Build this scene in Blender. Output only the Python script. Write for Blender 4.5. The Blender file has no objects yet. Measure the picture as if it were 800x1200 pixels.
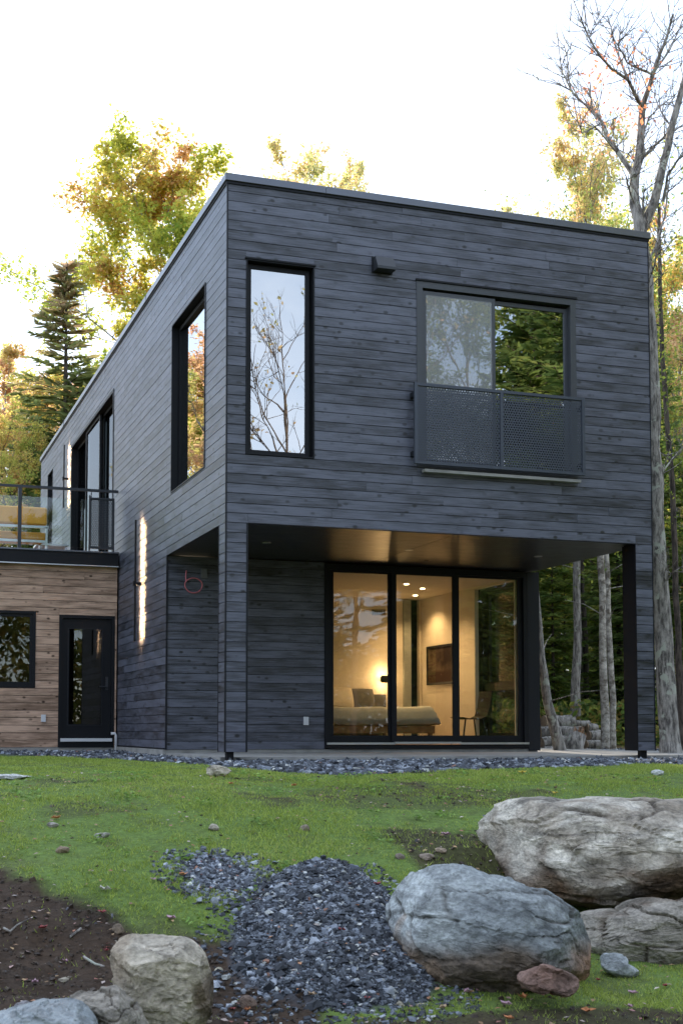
import bpy, math, random
import numpy as np
from mathutils import Vector, Matrix
R = math.radians
random.seed(7)
rng = np.random.default_rng(7)
sc = bpy.context.scene
col = sc.collection

# ------------------------------------------------------------------ camera
CP = Vector((-3.8313, -13.8029, 0.248)); YAW, PIT, ROL = 0.31478, 0.05801, 0.0021
fw = Vector((math.sin(YAW)*math.cos(PIT), math.cos(YAW)*math.cos(PIT), math.sin(PIT)))
rt = Vector((math.cos(YAW), -math.sin(YAW), 0)); up = rt.cross(fw)
rt2 = rt*math.cos(ROL)+up*math.sin(ROL); up2 = -rt*math.sin(ROL)+up*math.cos(ROL)
cam = bpy.data.cameras.new('camera'); co = bpy.data.objects.new('camera', cam); col.objects.link(co)
m = Matrix((rt2, up2, -fw)).transposed().to_4x4(); m.translation = CP; co.matrix_world = m
cam.sensor_fit = 'HORIZONTAL'; cam.sensor_width = 36; cam.lens = 1500*36/800
cam.shift_x = (400-329.74)/800; cam.shift_y = (768.68-600)/800
cam.clip_end = 3000; cam.clip_start = 0.05
cam.dof.use_dof = True; cam.dof.focus_distance = 13.5; cam.dof.aperture_fstop = 10
sc.camera = co

def slope(px):            # world dx/dy of the line of sight through a column of the photograph
    d = fw + rt2*((px-329.74)/1500) + up2*((768.68-856)/1500)
    return d.x/d.y
def along(px, Y):         # where a column of the photograph stands at depth Y
    return CP.x+(Y-CP.y)*slope(px)
def dist(x, y):
    return (Vector((x, y, 0))-Vector((CP.x, CP.y, 0))).dot(Vector((fw.x, fw.y, 0)).normalized())
def zat(py, x, y):
    return CP.z+(856-py)*dist(x, y)/1500

# ------------------------------------------------------------------ light
SUN_EL, SUN_AZ = R(27), R(13)       # the sun stands low behind the house
world = bpy.data.worlds.new('World'); sc.world = world; world.use_nodes = True
wt = world.node_tree; wt.nodes.clear()
def wn(t): return wt.nodes.new(t)
out = wn('ShaderNodeOutputWorld'); bg = wn('ShaderNodeBackground')
sky = wn('ShaderNodeTexSky'); sky.sky_type = 'NISHITA'; sky.sun_disc = False
sky.sun_elevation = SUN_EL; sky.sun_rotation = SUN_AZ; sky.air_density = 1.0; sky.dust_density = 0.4; sky.ozone_density = 2.0
bg.inputs['Strength'].default_value = 0.12
tc = wn('ShaderNodeTexCoord'); mp = wn('ShaderNodeMapping'); mp.inputs['Scale'].default_value = (1.4, 1.4, 3.2)
mp.inputs['Location'].default_value = (0.3, 0.1, 0.7)
nz = wn('ShaderNodeTexNoise'); nz.inputs['Scale'].default_value = 1.7; nz.inputs['Detail'].default_value = 7; nz.inputs['Roughness'].default_value = .58
cr = wn('ShaderNodeValToRGB'); cr.color_ramp.elements[0].position = .40; cr.color_ramp.elements[0].color = (.30,.30,.30,1)
cr.color_ramp.elements[1].position = .62; cr.color_ramp.elements[1].color = (1,1,1,1)
mx = wn('ShaderNodeMixRGB'); mx.inputs[2].default_value = (5.3, 6.1, 7.3, 1)
L = wt.links.new
L(tc.outputs['Generated'], mp.inputs[0]); L(mp.outputs[0], nz.inputs['Vector']); L(nz.outputs[0], cr.inputs[0])
L(cr.outputs[0], mx.inputs[0]); L(sky.outputs[0], mx.inputs[1]); L(mx.outputs[0], bg.inputs['Color']); L(bg.outputs[0], out.inputs['Surface'])
sl = bpy.data.lights.new('sun', 'SUN'); sl.energy = 4.4; sl.angle = R(6); sl.color = (1, .86, .68)
so = bpy.data.objects.new('sun', sl); col.objects.link(so)
sd = Vector((math.sin(SUN_AZ)*math.cos(SUN_EL), math.cos(SUN_AZ)*math.cos(SUN_EL), math.sin(SUN_EL)))
so.rotation_euler = sd.to_track_quat('Z', 'Y').to_euler()
sc.view_settings.view_transform = 'Standard'; sc.view_settings.look = 'None'; sc.view_settings.gamma = 1
sc.view_settings.exposure = 1.4
sc.cycles.use_denoising = True
sc.cycles.max_bounces = 7; sc.cycles.transparent_max_bounces = 24; sc.cycles.diffuse_bounces = 3
sc.cycles.caustics_reflective = False; sc.cycles.caustics_refractive = False
sc.cycles.sample_clamp_indirect = 6

# ------------------------------------------------------------------ helpers
def tag(o, label=None, cat=None, group=None, kind=None):
    if label: o['label'] = label
    if cat: o['category'] = cat
    if group: o['group'] = group
    if kind: o['kind'] = kind
    return o
def empty(name, loc, label=None, cat=None, group=None, rz=0):
    o = bpy.data.objects.new(name, None); o.empty_display_size = .2; col.objects.link(o)
    o.location = loc; o.rotation_euler = (0, 0, rz)
    return tag(o, label, cat, group)
def link_mesh(name, me, mat, parent=None, kind=None):
    if mat and not me.materials: me.materials.append(mat)
    o = bpy.data.objects.new(name, me); col.objects.link(o)
    if parent: o.parent = parent
    if kind: o['kind'] = kind
    return o
def np_mesh(name, V, F, colors=None, tone=None, smooth=False):
    """V (n,3), F (m,k) arrays of faces with k corners."""
    me = bpy.data.meshes.new(name); V = np.asarray(V, np.float32); F = np.asarray(F, np.int32)
    k = F.shape[1]
    me.vertices.add(len(V)); me.vertices.foreach_set('co', V.ravel())
    me.loops.add(F.size); me.loops.foreach_set('vertex_index', F.ravel())
    me.polygons.add(len(F)); me.polygons.foreach_set('loop_start', np.arange(0, F.size, k, dtype=np.int32))
    me.polygons.foreach_set('use_smooth', np.full(len(F), smooth))
    if colors is not None:
        a = me.attributes.new('col', 'FLOAT_COLOR', 'POINT')
        c = np.ones((len(V), 4), np.float32); c[:, :3] = colors; a.data.foreach_set('color', c.ravel())
    if tone is not None:
        a = me.attributes.new('tone', 'FLOAT', 'POINT'); a.data.foreach_set('value', np.asarray(tone, np.float32))
    me.update(calc_edges=True); me.validate()
    return me
class MB:
    def __init__(s): s.v = []; s.f = []; s.t = []
    def box(s, x0, x1, y0, y1, z0, z1, tone=0.5):
        b = len(s.v)
        for z in (z0, z1):
            s.v += [(x0, y0, z), (x1, y0, z), (x1, y1, z), (x0, y1, z)]
        s.f += [[b+i for i in q] for q in ((3,2,1,0),(4,5,6,7),(0,1,5,4),(1,2,6,5),(2,3,7,6),(3,0,4,7))]
        s.t += [tone]*8; return s
    def obox(s, T, s0, s1, d0, d1, z0, z1, tone=.5):
        a = T(s0, d0, z0); b = T(s1, d1, z1)
        return s.box(min(a[0], b[0]), max(a[0], b[0]), min(a[1], b[1]), max(a[1], b[1]), min(a[2], b[2]), max(a[2], b[2]), tone)
    def poly(s, pts, tone=.5):
        b = len(s.v); s.v += [tuple(p) for p in pts]; s.f.append(list(range(b, b+len(pts)))); s.t += [tone]*len(pts); return s
    def prism(s, pts, vec):
        """closed prism from a polygon swept along vec"""
        b = len(s.v); n = len(pts); w = Vector(vec)
        s.v += [tuple(Vector(p)) for p in pts]+[tuple(Vector(p)+w) for p in pts]
        s.f.append(list(range(b+n-1, b-1, -1))); s.f.append(list(range(b+n, b+2*n)))
        for i in range(n): j = (i+1) % n; s.f.append([b+i, b+j, b+n+j, b+n+i])
        s.t += [.5]*2*n; return s
    def tube(s, pts, rad, n=6, cap=True):
        b = len(s.v); P = [Vector(p) for p in pts]
        if not hasattr(rad, '__len__'): rad = [rad]*len(P)
        for i, p in enumerate(P):
            d = (P[min(i+1, len(P)-1)]-P[max(i-1, 0)])
            if d.length < 1e-9: d = Vector((0, 0, 1))
            d.normalize()
            a = d.cross(Vector((0.31, .17, 1)) if abs(d.z) < .8 else Vector((1, .2, 0))).normalized(); c = d.cross(a)
            for k in range(n):
                t = 2*math.pi*k/n; s.v.append(tuple(p+(a*math.cos(t)+c*math.sin(t))*rad[i]))
        for i in range(len(P)-1):
            for k in range(n):
                k2 = (k+1) % n; s.f.append([b+i*n+k, b+i*n+k2, b+(i+1)*n+k2, b+(i+1)*n+k])
        if cap:
            s.f.append([b+k for k in range(n-1, -1, -1)]); s.f.append([b+(len(P)-1)*n+k for k in range(n)])
        s.t += [.5]*(len(P)*n); return s
    def sphere(s, c, r, sx=1, sy=1, sz=1, n=10):
        b = len(s.v); h = n//2
        for i in range(h+1):
            th = math.pi*i/h
            for k in range(n):
                ph = 2*math.pi*k/n
                s.v.append((c[0]+r*sx*math.sin(th)*math.cos(ph), c[1]+r*sy*math.sin(th)*math.sin(ph), c[2]+r*sz*math.cos(th)))
        for i in range(h):
            for k in range(n):
                k2 = (k+1) % n; s.f.append([b+i*n+k, b+(i+1)*n+k, b+(i+1)*n+k2, b+i*n+k2])
        s.t += [.5]*((h+1)*n); return s
    def build(s, name, mat, parent=None, kind=None, smooth=False, org=None, bevel=0):
        if org is None: org = parent_org(parent)
        me = bpy.data.meshes.new(name)
        me.from_pydata([(v[0]-org[0], v[1]-org[1], v[2]-org[2]) for v in s.v], [], s.f)
        a = me.attributes.new('tone', 'FLOAT', 'POINT'); a.data.foreach_set('value', np.array(s.t, np.float32))
        if smooth: me.polygons.foreach_set('use_smooth', [True]*len(me.polygons))
        me.update()
        o = link_mesh(name, me, mat, parent, kind)
        if parent is None: o.location = org
        if bevel:
            b = o.modifiers.new('bevel', 'BEVEL'); b.width = bevel; b.segments = 2; b.limit_method = 'ANGLE'
        return o
def parent_org(p):
    o = Vector((0, 0, 0))
    while p is not None: o = o+Vector(p.location); p = p.parent
    return o
def copy_tree(o, parent=None):
    c = o.copy(); col.objects.link(c); c.parent = parent
    for ch in [x for x in col.objects if x.parent == o]: copy_tree(ch, c)
    return c

# numpy value noise --------------------------------------------------
def _h(i, j, k, seed):
    n = (i*374761393+j*668265263+k*2147483647+seed*144269) & 0xffffffff
    n = (n ^ (n >> 13))*1274126177 & 0xffffffff
    n = (n ^ (n >> 16))*2246822519 & 0xffffffff
    return ((n ^ (n >> 15)) & 0xffff)/65535.0
def vnoise(P, seed=0):
    P = np.asarray(P, float); I = np.floor(P).astype(np.int64); f = P-I; f = f*f*(3-2*f); r = 0
    for a in (0, 1):
        for b in (0, 1):
            for c in (0, 1):
                w = (f[..., 0] if a else 1-f[..., 0])*(f[..., 1] if b else 1-f[..., 1])*(f[..., 2] if c else 1-f[..., 2])
                r = r+w*_h(I[..., 0]+a, I[..., 1]+b, I[..., 2]+c, seed)
    return r
def fbm(P, oct=4, seed=0, gain=.5):
    P = np.asarray(P, float); s = 0; a = 1; t = 0
    for o in range(oct):
        s = s+a*(vnoise(P*2**o+o*17.3, seed+o)-.5); t += a; a *= gain
    return s/t*2      # about -1..1
def fbm2(x, y, sc_, oct=4, seed=0):
    x = np.asarray(x, float); return fbm(np.stack([x*sc_, np.asarray(y, float)*sc_, np.zeros_like(x)+seed*.37], -1), oct, seed)
def sstep(a, b, x): t = np.clip((x-a)/(b-a), 0, 1); return t*t*(3-2*t)

# ------------------------------------------------------------------ materials
def mat(name):
    m = bpy.data.materials.new(name); m.use_nodes = True; nt = m.node_tree
    return m, nt, nt.nodes['Principled BSDF']
def N(nt, t, **kw):
    n = nt.nodes.new(t)
    for k, v in kw.items():
        if k in n.inputs: n.inputs[k].default_value = v
        else: setattr(n, k, v)
    return n
def ramp(nt, stops):
    r = nt.nodes.new('ShaderNodeValToRGB'); e = r.color_ramp.elements
    while len(e) < len(stops): e.new(.5)
    for i, (p, c) in enumerate(stops):
        e[i].position = p; e[i].color = (*c, 1) if hasattr(c, '__len__') else (c, c, c, 1)
    return r
def bump(nt, src, bs, strength=.3, distance=.01):
    b = N(nt, 'ShaderNodeBump', Strength=strength, Distance=distance); nt.links.new(src, b.inputs['Height']); nt.links.new(b.outputs[0], bs.inputs['Normal']); return b
def plain(name, c, rough=.5, metal=0, noise=.0, nscale=8, spec=None):
    m, nt, bs = mat(name); bs.inputs['Roughness'].default_value = rough; bs.inputs['Metallic'].default_value = metal
    if spec is not None: bs.inputs['Specular IOR Level'].default_value = spec
    g = N(nt, 'ShaderNodeNewGeometry'); n = N(nt, 'ShaderNodeTexNoise', Scale=nscale, Detail=5.0)
    nt.links.new(g.outputs['Position'], n.inputs['Vector'])
    r = ramp(nt, [(.3, tuple(x*(1-noise) for x in c)), (.7, tuple(min(1, x*(1+noise)) for x in c))])
    nt.links.new(n.outputs[0], r.inputs[0]); nt.links.new(r.outputs[0], bs.inputs['Base Color'])
    if noise > 0: bump(nt, n.outputs[0], bs, .15, .004)
    return m
def wood(name, lo, hi, knot, rough, spec=.5, sheen=None, knotsize=.17):
    m, nt, bs = mat(name); l = nt.links.new
    g = N(nt, 'ShaderNodeNewGeometry'); at = N(nt, 'ShaderNodeAttribute', attribute_name='tone')
    off = N(nt, 'ShaderNodeVectorMath', operation='SCALE'); off.inputs[0].default_value = (37, 23, 11)
    l(at.outputs['Fac'], off.inputs['Scale'])
    ad = N(nt, 'ShaderNodeVectorMath', operation='ADD'); l(g.outputs['Position'], ad.inputs[0]); l(off.outputs[0], ad.inputs[1])
    m1 = N(nt, 'ShaderNodeMapping'); m1.inputs['Scale'].default_value = (2.2, 2.2, 44); l(ad.outputs[0], m1.inputs[0])
    n1 = N(nt, 'ShaderNodeTexNoise', Scale=1.6, Detail=6.0, Roughness=.65); n1.inputs['Distortion'].default_value = .6; l(m1.outputs[0], n1.inputs['Vector'])
    m2 = N(nt, 'ShaderNodeMapping'); m2.inputs['Scale'].default_value = (1.4, 1.4, 6); l(ad.outputs[0], m2.inputs[0])
    n2 = N(nt, 'ShaderNodeTexNoise', Scale=1.5, Detail=3.0); l(m2.outputs[0], n2.inputs['Vector'])
    mix = N(nt, 'ShaderNodeMath', operation='MULTIPLY_ADD'); mix.inputs[1].default_value = .74; l(n1.outputs[0], mix.inputs[0])
    h2 = N(nt, 'ShaderNodeMath', operation='MULTIPLY'); h2.inputs[1].default_value = .62; l(n2.outputs[0], h2.inputs[0]); l(h2.outputs[0], mix.inputs[2])
    tt = N(nt, 'ShaderNodeMath', operation='MULTIPLY_ADD'); tt.inputs[1].default_value = .20; l(at.outputs['Fac'], tt.inputs[0]); l(mix.outputs[0], tt.inputs[2])
    rp = ramp(nt, [(.50, lo), (.66, tuple(a*.72+b*.28 for a, b in zip(lo, hi))), (.92, hi)]); l(tt.outputs[0], rp.inputs[0])
    # knots
    m3 = N(nt, 'ShaderNodeMapping'); m3.inputs['Scale'].default_value = (6.5, 6.5, 11); l(ad.outputs[0], m3.inputs[0])
    wv = N(nt, 'ShaderNodeTexNoise', Scale=2.0); l(m3.outputs[0], wv.inputs['Vector'])
    wa = N(nt, 'ShaderNodeMixRGB'); wa.inputs[0].default_value = .12; l(m3.outputs[0], wa.inputs[1]); l(wv.outputs['Color'], wa.inputs[2])
    vo = N(nt, 'ShaderNodeTexVoronoi', Scale=1.0); l(wa.outputs[0], vo.inputs['Vector'])
    kr = ramp(nt, [(knotsize*.45, 1.0), (knotsize, .0)]); l(vo.outputs['Distance'], kr.inputs[0])
    kn = N(nt, 'ShaderNodeTexNoise', Scale=1.7, Detail=2.0); l(ad.outputs[0], kn.inputs['Vector']); kq = ramp(nt, [(.38, .3), (.55, 1.0)]); l(kn.outputs[0], kq.inputs[0])
    kx = N(nt, 'ShaderNodeMath', operation='MULTIPLY'); l(kr.outputs[0], kx.inputs[0]); l(kq.outputs[0], kx.inputs[1])
    km = N(nt, 'ShaderNodeMixRGB'); l(kx.outputs[0], km.inputs[0]); l(rp.outputs[0], km.inputs[1]); km.inputs[2].default_value = (*knot, 1)
    l(km.outputs[0], bs.inputs['Base Color'])
    rr = N(nt, 'ShaderNodeMath', operation='MULTIPLY_ADD'); rr.inputs[1].default_value = .25; rr.inputs[2].default_value = rough-.12; l(n1.outputs[0], rr.inputs[0]); l(rr.outputs[0], bs.inputs['Roughness'])
    bs.inputs['Specular IOR Level'].default_value = spec
    bump(nt, n1.outputs[0], bs, .35, .004)
    return m
M = {}
M['black'] = wood('black_stained_cedar', (.004, .0045, .0065), (.112, .118, .158), (.006, .006, .008), .42, .6, knotsize=.24)
M['cedar'] = wood('pale_cedar', (.15, .09, .058), (.60, .40, .29), (.06, .034, .022), .65, .25, knotsize=.21)
M['metal'] = plain('dark_metal', (.022, .024, .03), .38, .0, .08)
M['cap'] = plain('metal_cap', (.13, .135, .155), .32, .6, .06, 3)
M['frame'] = plain('window_frame', (.05, .053, .062), .36, 0, .05)
M['blackframe'] = plain('black_frame', (.006, .0065, .009), .5, spec=.25)
M['matte'] = plain('dark_plastic', (.02, .02, .022), .8, spec=.15)
M['trim'] = plain('black_trim', (.009, .010, .014), .5, spec=.3)
M['alu'] = plain('aluminium', (.55, .56, .58), .35, .9, .05)
M['white'] = plain('white_plastic', (.62, .62, .64), .4)
M['concrete'] = plain('concrete', (.27, .26, .245), .85, 0, .22, 5)
M['wall_in'] = plain('cream_wall', (.62, .56, .46), .8, 0, .03)
M['wall_up'] = plain('grey_wall', (.30, .31, .30), .8)
M['floor_in'] = plain('wood_floor', (.22, .13, .07), .35, 0, .3, 3)
M['duvet'] = plain('duvet', (.36, .37, .33), .85, 0, .08, 9)
M['pillow'] = plain('pillow', (.42, .38, .31), .85, 0, .05)
M['darkcloth'] = plain('dark_cloth', (.09, .09, .09), .9, 0, .05)
M['wood_leg'] = plain('oak', (.3, .17, .07), .5, 0, .2)
M['yellow'] = plain('yellow_cloth', (.72, .33, .035), .7, 0, .06)
M['pink'] = plain('pink_cable', (.55, .15, .17), .6)
M['curtain'] = plain('curtain', (.25, .27, .25), .9, 0, .1)

def glass(name, base, k, tint=(1, 1, 1), rough=0.0):
    m = bpy.data.materials.new(name); m.use_nodes = True; nt = m.node_tree; nt.nodes.clear(); l = nt.links.new
    o = nt.nodes.new('ShaderNodeOutputMaterial'); mx = nt.nodes.new('ShaderNodeMixShader')
    tr = nt.nodes.new('ShaderNodeBsdfTransparent'); tr.inputs[0].default_value = (*tint, 1)
    gl = nt.nodes.new('ShaderNodeBsdfGlossy'); gl.inputs['Roughness'].default_value = rough
    fr = N(nt, 'ShaderNodeFresnel', IOR=1.5); g = nt.nodes.new('ShaderNodeNewGeometry')
    a = N(nt, 'ShaderNodeMath', operation='MULTIPLY_ADD'); a.inputs[1].default_value = k; a.inputs[2].default_value = base
    l(fr.outputs[0], a.inputs[0])
    b = N(nt, 'ShaderNodeMath', operation='SUBTRACT'); b.inputs[0].default_value = 1; l(g.outputs['Backfacing'], b.inputs[1])
    c = N(nt, 'ShaderNodeMath', operation='MULTIPLY', use_clamp=True); l(a.outputs[0], c.inputs[0]); l(b.outputs[0], c.inputs[1])
    # slight waviness of float glass
    n = N(nt, 'ShaderNodeTexNoise', Scale=1.3); l(g.outputs['Position'], n.inputs['Vector'])
    bp = N(nt, 'ShaderNodeBump', Strength=.05, Distance=.02); l(n.outputs[0], bp.inputs['Height']); l(bp.outputs[0], gl.inputs['Normal'])
    l(c.outputs[0], mx.inputs[0]); l(tr.outputs[0], mx.inputs[1]); l(gl.outputs[0], mx.inputs[2]); l(mx.outputs[0], o.inputs[0])
    return m
M['glass_up'] = glass('coated_glass', .46, 1.0, (.55, .6, .58))
M['glass_dark'] = glass('dark_glass', .02, .45, (.35, .38, .38))
M['glass_door'] = glass('door_glass', .05, 1.0, (.86, .88, .84))
M['glass_rail'] = glass('rail_glass', .03, 1.0, (.9, .95, .93))
def emit(name, c, s):
    m, nt, bs = mat(name); bs.inputs['Base Color'].default_value = (*c, 1); bs.inputs['Emission Color'].default_value = (*c, 1); bs.inputs['Emission Strength'].default_value = s; return m
M['led'] = emit('led_strip', (1, .64, .32), 150)
M['bulb'] = emit('warm_bulb', (1, .7, .4), 30)
M['spot'] = emit('downlight_lens', (1, .7, .4), 12)

def leafmat(name, trans=.35, rough=.55):
    m = bpy.data.materials.new(name); m.use_nodes = True; nt = m.node_tree; nt.nodes.clear(); l = nt.links.new
    o = nt.nodes.new('ShaderNodeOutputMaterial'); at = N(nt, 'ShaderNodeAttribute', attribute_name='col')
    p = nt.nodes.new('ShaderNodeBsdfPrincipled'); p.inputs['Roughness'].default_value = rough; p.inputs['Specular IOR Level'].default_value = .3
    t = nt.nodes.new('ShaderNodeBsdfTranslucent'); mx = N(nt, 'ShaderNodeMixShader'); mx.inputs[0].default_value = trans
    br = N(nt, 'ShaderNodeVectorMath', operation='SCALE'); br.inputs['Scale'].default_value = 1.45
    l(at.outputs['Color'], p.inputs['Base Color']); l(at.outputs['Color'], br.inputs[0]); l(br.outputs[0], t.inputs[0])
    l(p.outputs[0], mx.inputs[1]); l(t.outputs[0], mx.inputs[2]); l(mx.outputs[0], o.inputs[0]); return m
M['leaf'] = leafmat('leaves', .55); M['grass'] = leafmat('grass_blades', .35, .6)
M['litter'] = leafmat('dry_leaves', .15, .7)
def vcol(name, rough=.7, bs_=.4, scale=40, spec=.4, dist_=.006):
    m, nt, b = mat(name); l = nt.links.new; at = N(nt, 'ShaderNodeAttribute', attribute_name='col')
    g = N(nt, 'ShaderNodeNewGeometry'); n = N(nt, 'ShaderNodeTexNoise', Scale=float(scale), Detail=6.0); l(g.outputs['Position'], n.inputs['Vector'])
    r = ramp(nt, [(.3, .72), (.7, 1.25)]); l(n.outputs[0], r.inputs[0])
    mm = N(nt, 'ShaderNodeMixRGB', blend_type='MULTIPLY'); mm.inputs[0].default_value = 1; l(at.outputs['Color'], mm.inputs[1]); l(r.outputs[0], mm.inputs[2])
    l(mm.outputs[0], b.inputs['Base Color']); b.inputs['Roughness'].default_value = rough; b.inputs['Specular IOR Level'].default_value = spec
    bump(nt, n.outputs[0], b, bs_, dist_); return m
M['stone'] = vcol('slate_stone', .62, .3, 60, .3)
M['ground'] = vcol('soil', .9, .9, 28, .2, .02)
M['rock'] = vcol('boulder_stone', .85, 1.0, 46, .25, .010)
_t = M['rock'].node_tree; _b = _t.nodes['Principled BSDF']; _l = _t.links.new; _g = N(_t, 'ShaderNodeNewGeometry')
_s = N(_t, 'ShaderNodeMapping'); _s.inputs['Scale'].default_value = (1, 1, 2.4); _s.inputs['Rotation'].default_value = (.1, .3, 0); _l(_g.outputs['Position'], _s.inputs[0])
_n = N(_t, 'ShaderNodeTexNoise', Scale=6.0, Detail=10.0, Roughness=.68); _n.inputs['Distortion'].default_value = .5; _l(_s.outputs[0], _n.inputs['Vector'])
_r = ramp(_t, [(.36, .45), (.5, .95), (.66, 1.45)]); _l(_n.outputs[0], _r.inputs[0])
_m = N(_t, 'ShaderNodeMixRGB', blend_type='MULTIPLY'); _m.inputs[0].default_value = .85; _src = _b.inputs['Base Color'].links[0].from_socket; _l(_src, _m.inputs[1]); _l(_r.outputs[0], _m.inputs[2])
_w = N(_t, 'ShaderNodeMixRGB'); _w.inputs[0].default_value = .18; _l(_s.outputs[0], _w.inputs[1]); _l(_n.outputs['Color'], _w.inputs[2])
_v = N(_t, 'ShaderNodeTexVoronoi', Scale=4.2, feature='DISTANCE_TO_EDGE'); _l(_w.outputs[0], _v.inputs['Vector'])
_c = ramp(_t, [(.0, .25), (.022, 1.0)]); _l(_v.outputs['Distance'], _c.inputs[0]); _k = N(_t, 'ShaderNodeTexNoise', Scale=2.2); _l(_g.outputs['Position'], _k.inputs['Vector'])
_kr = ramp(_t, [(.50, 0.0), (.58, .8)]); _l(_k.outputs[0], _kr.inputs[0]); _m2 = N(_t, 'ShaderNodeMixRGB', blend_type='MULTIPLY'); _l(_kr.outputs[0], _m2.inputs[0]); _l(_m.outputs[0], _m2.inputs[1]); _l(_c.outputs[0], _m2.inputs[2]); _l(_m2.outputs[0], _b.inputs['Base Color'])
_ob = _b.inputs['Normal'].links[0].from_node; _b2 = N(_t, 'ShaderNodeBump', Strength=.9, Distance=.03); _l(_n.outputs[0], _b2.inputs['Height']); _l(_b2.outputs[0], _ob.inputs['Normal'])
def bark(name, lo, hi, sc_=(9, 9, 2.2), lichen=None, patch=None):
    m, nt, bs = mat(name); l = nt.links.new
    t = N(nt, 'ShaderNodeTexCoord'); mp = N(nt, 'ShaderNodeMapping'); mp.inputs['Scale'].default_value = sc_; l(t.outputs['Object'], mp.inputs[0])
    n = N(nt, 'ShaderNodeTexNoise', Scale=2.0, Detail=8.0, Roughness=.7); l(mp.outputs[0], n.inputs['Vector'])
    r = ramp(nt, [(.40, tuple(q*.7 for q in lo)), (.60, hi)]); l(n.outputs[0], r.inputs[0]); last = r.outputs[0]
    if lichen:
        v = N(nt, 'ShaderNodeTexNoise', Scale=5.0, Detail=3.0); l(t.outputs['Object'], v.inputs['Vector'])
        k = ramp(nt, [(.60, 0.0), (.64, 1.0)]); l(v.outputs[0], k.inputs[0])
        x = N(nt, 'ShaderNodeMixRGB'); l(k.outputs[0], x.inputs[0]); l(last, x.inputs[1]); x.inputs[2].default_value = (*lichen, 1); last = x.outputs[0]
    l(last, bs.inputs['Base Color']); bs.inputs['Roughness'].default_value = .9; bump(nt, n.outputs[0], bs, .8, .03); return m
M['bark'] = bark('grey_bark', (.12, .105, .095), (.42, .385, .35), lichen=(.42, .43, .36))
M['darkbark'] = bark('brown_bark', (.035, .027, .022), (.13, .10, .08))
M['birch'] = bark('birch_bark', (.24, .20, .16), (.66, .61, .54), (4, 4, 5))
M['splinter'] = bark('split_wood', (.16, .07, .03), (.55, .32, .18), (14, 14, 1.5))
M['cut'] = plain('cut_log', (.36, .27, .19), .8, 0, .25, 14)

# ------------------------------------------------------------------ ground
PY = [-60, -16, -14, -10, -8.6, -7.9, -7.2, -6.2, -5.0, -3.9, -2.8, -1.0, 0.1, 4, 10, 30, 60, 400]
PZ = [-1.2, -1.4, -1.38, -1.25, -1.16, -1.08, -.93, -.66, -.40, -.25, -.175, -.13, -.115, -.12, -.03, .5, 1.5, 6]
def mound(x, y):   # the heap of crushed slate poured down the slope
    u = (x+1.36)*.95-(y+7.12)*.31; v = (x+1.36)*.31+(y+7.12)*.95
    e = (u/(.53-.14*v))**2+(np.where(v > 0, v/1.15, v/.86))**2
    return .15*np.clip(1-e, 0, 1)**.8, e
def gedge(x):      # front edge of the gravel strip along the house
    return np.interp(x, [-9, -3, -1.9, -.9, -.1, .3, 1.2, 2.5, 4.5, 6.5, 9, 14], [5.5, 5.2, 5.0, 1.5, -1.8, -2.6, -2.4, -1.8, -1.3, -.9, -.5, .5])
def hgt(x, y, fine=True):
    x = np.asarray(x, float); y = np.asarray(y, float)
    z = np.interp(y, PY, PZ)
    zr = np.interp(y, [-9.5, -8.6, -7.4, -6.25, -5.85, -5.3], [-1.22, -1.17, -1.10, -1.02, -.60, -.46])
    kr_ = sstep(-.35, .15, x)*(y > -9.4)*(y < -5.3); z = z*(1-kr_)+zr*kr_
    lawn = 1-sstep(-2.9, -1.5, y)
    z = z+lawn*(.05*fbm2(x, y, .5, 3, 3)+.028*fbm2(x, y, 2.3, 3, 4))
    dirt = dirtmask(x, y)
    z = z+(.03*fbm2(x, y, 6, 3, 5)+.02*fbm2(x, y, 18, 3, 6))*(.25+dirt)*lawn
    mo, e = mound(x, y); z = z+mo+np.where(e < 1, .025*fbm2(x, y, 5, 2, 8), 0)
    far = sstep(6, 20, np.abs(y-2)+np.abs(x)*.5); z = z+far*.25*fbm2(x, y, .12, 3, 9)*(y > 8)
    z = z+.012*fbm2(x, y, 7, 2, 10)*(y > -3)*(y < 1)
    return z
def blob(x, y, cx, cy, rx, ry, s, a=.45):
    return sstep(1.15, .75, ((x-cx)/rx)**2+((y-cy)/ry)**2+a*fbm2(x, y, 2.2, 4, s))
def dirtmask(x, y):
    d = blob(x, y, -3.62, -7.35, 1.3, 1.75, 11)
    d = np.maximum(d, blob(x, y, -2.2, -7.7, .5, .75, 12))
    d = np.maximum(d, .72*blob(x, y, .05, -6.0, .45, .75, 13, 1.5))
    d = np.maximum(d, .8*blob(x, y, -.6, -8.6, 1.6, .5, 14, .9))
    d = np.maximum(d, .42*blob(x, y, .5, -4.2, 1.4, .7, 15, 2.2))
    d = np.maximum(d, .45*sstep(.2, .55, fbm2(x, y, 1.3, 5, 16)))
    return np.clip(d, 0, 1)
def gravmask(x, y):
    _, e = mound(x, y)
    g = sstep(1.12, .95, e+.12*fbm2(x, y, 5, 3, 20))
    g = np.maximum(g, sstep(1.2, .7, ((x+1.74)/.22)**2+((y+6.2)/.33)**2+.5*fbm2(x, y, 4, 3, 21)))
    g = np.maximum(g, sstep(-.12, .12, y-gedge(x)+.22*fbm2(x, y, 1.5, 4, 22))*(1-sstep(5, 6.5, y))*(1-sstep(9, 12, x)))
    return g
def grid_axis(a, b, step, far):
    mid = np.arange(a, b+1e-6, step); o = [step]; x = b; hi = []
    s = step
    while x < far: s *= 1.35; x += s; hi.append(x)
    s = step; x = a; lo = []
    while x > -far: s *= 1.35; x -= s; lo.append(x)
    return np.array(lo[::-1]+list(mid)+hi)
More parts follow.
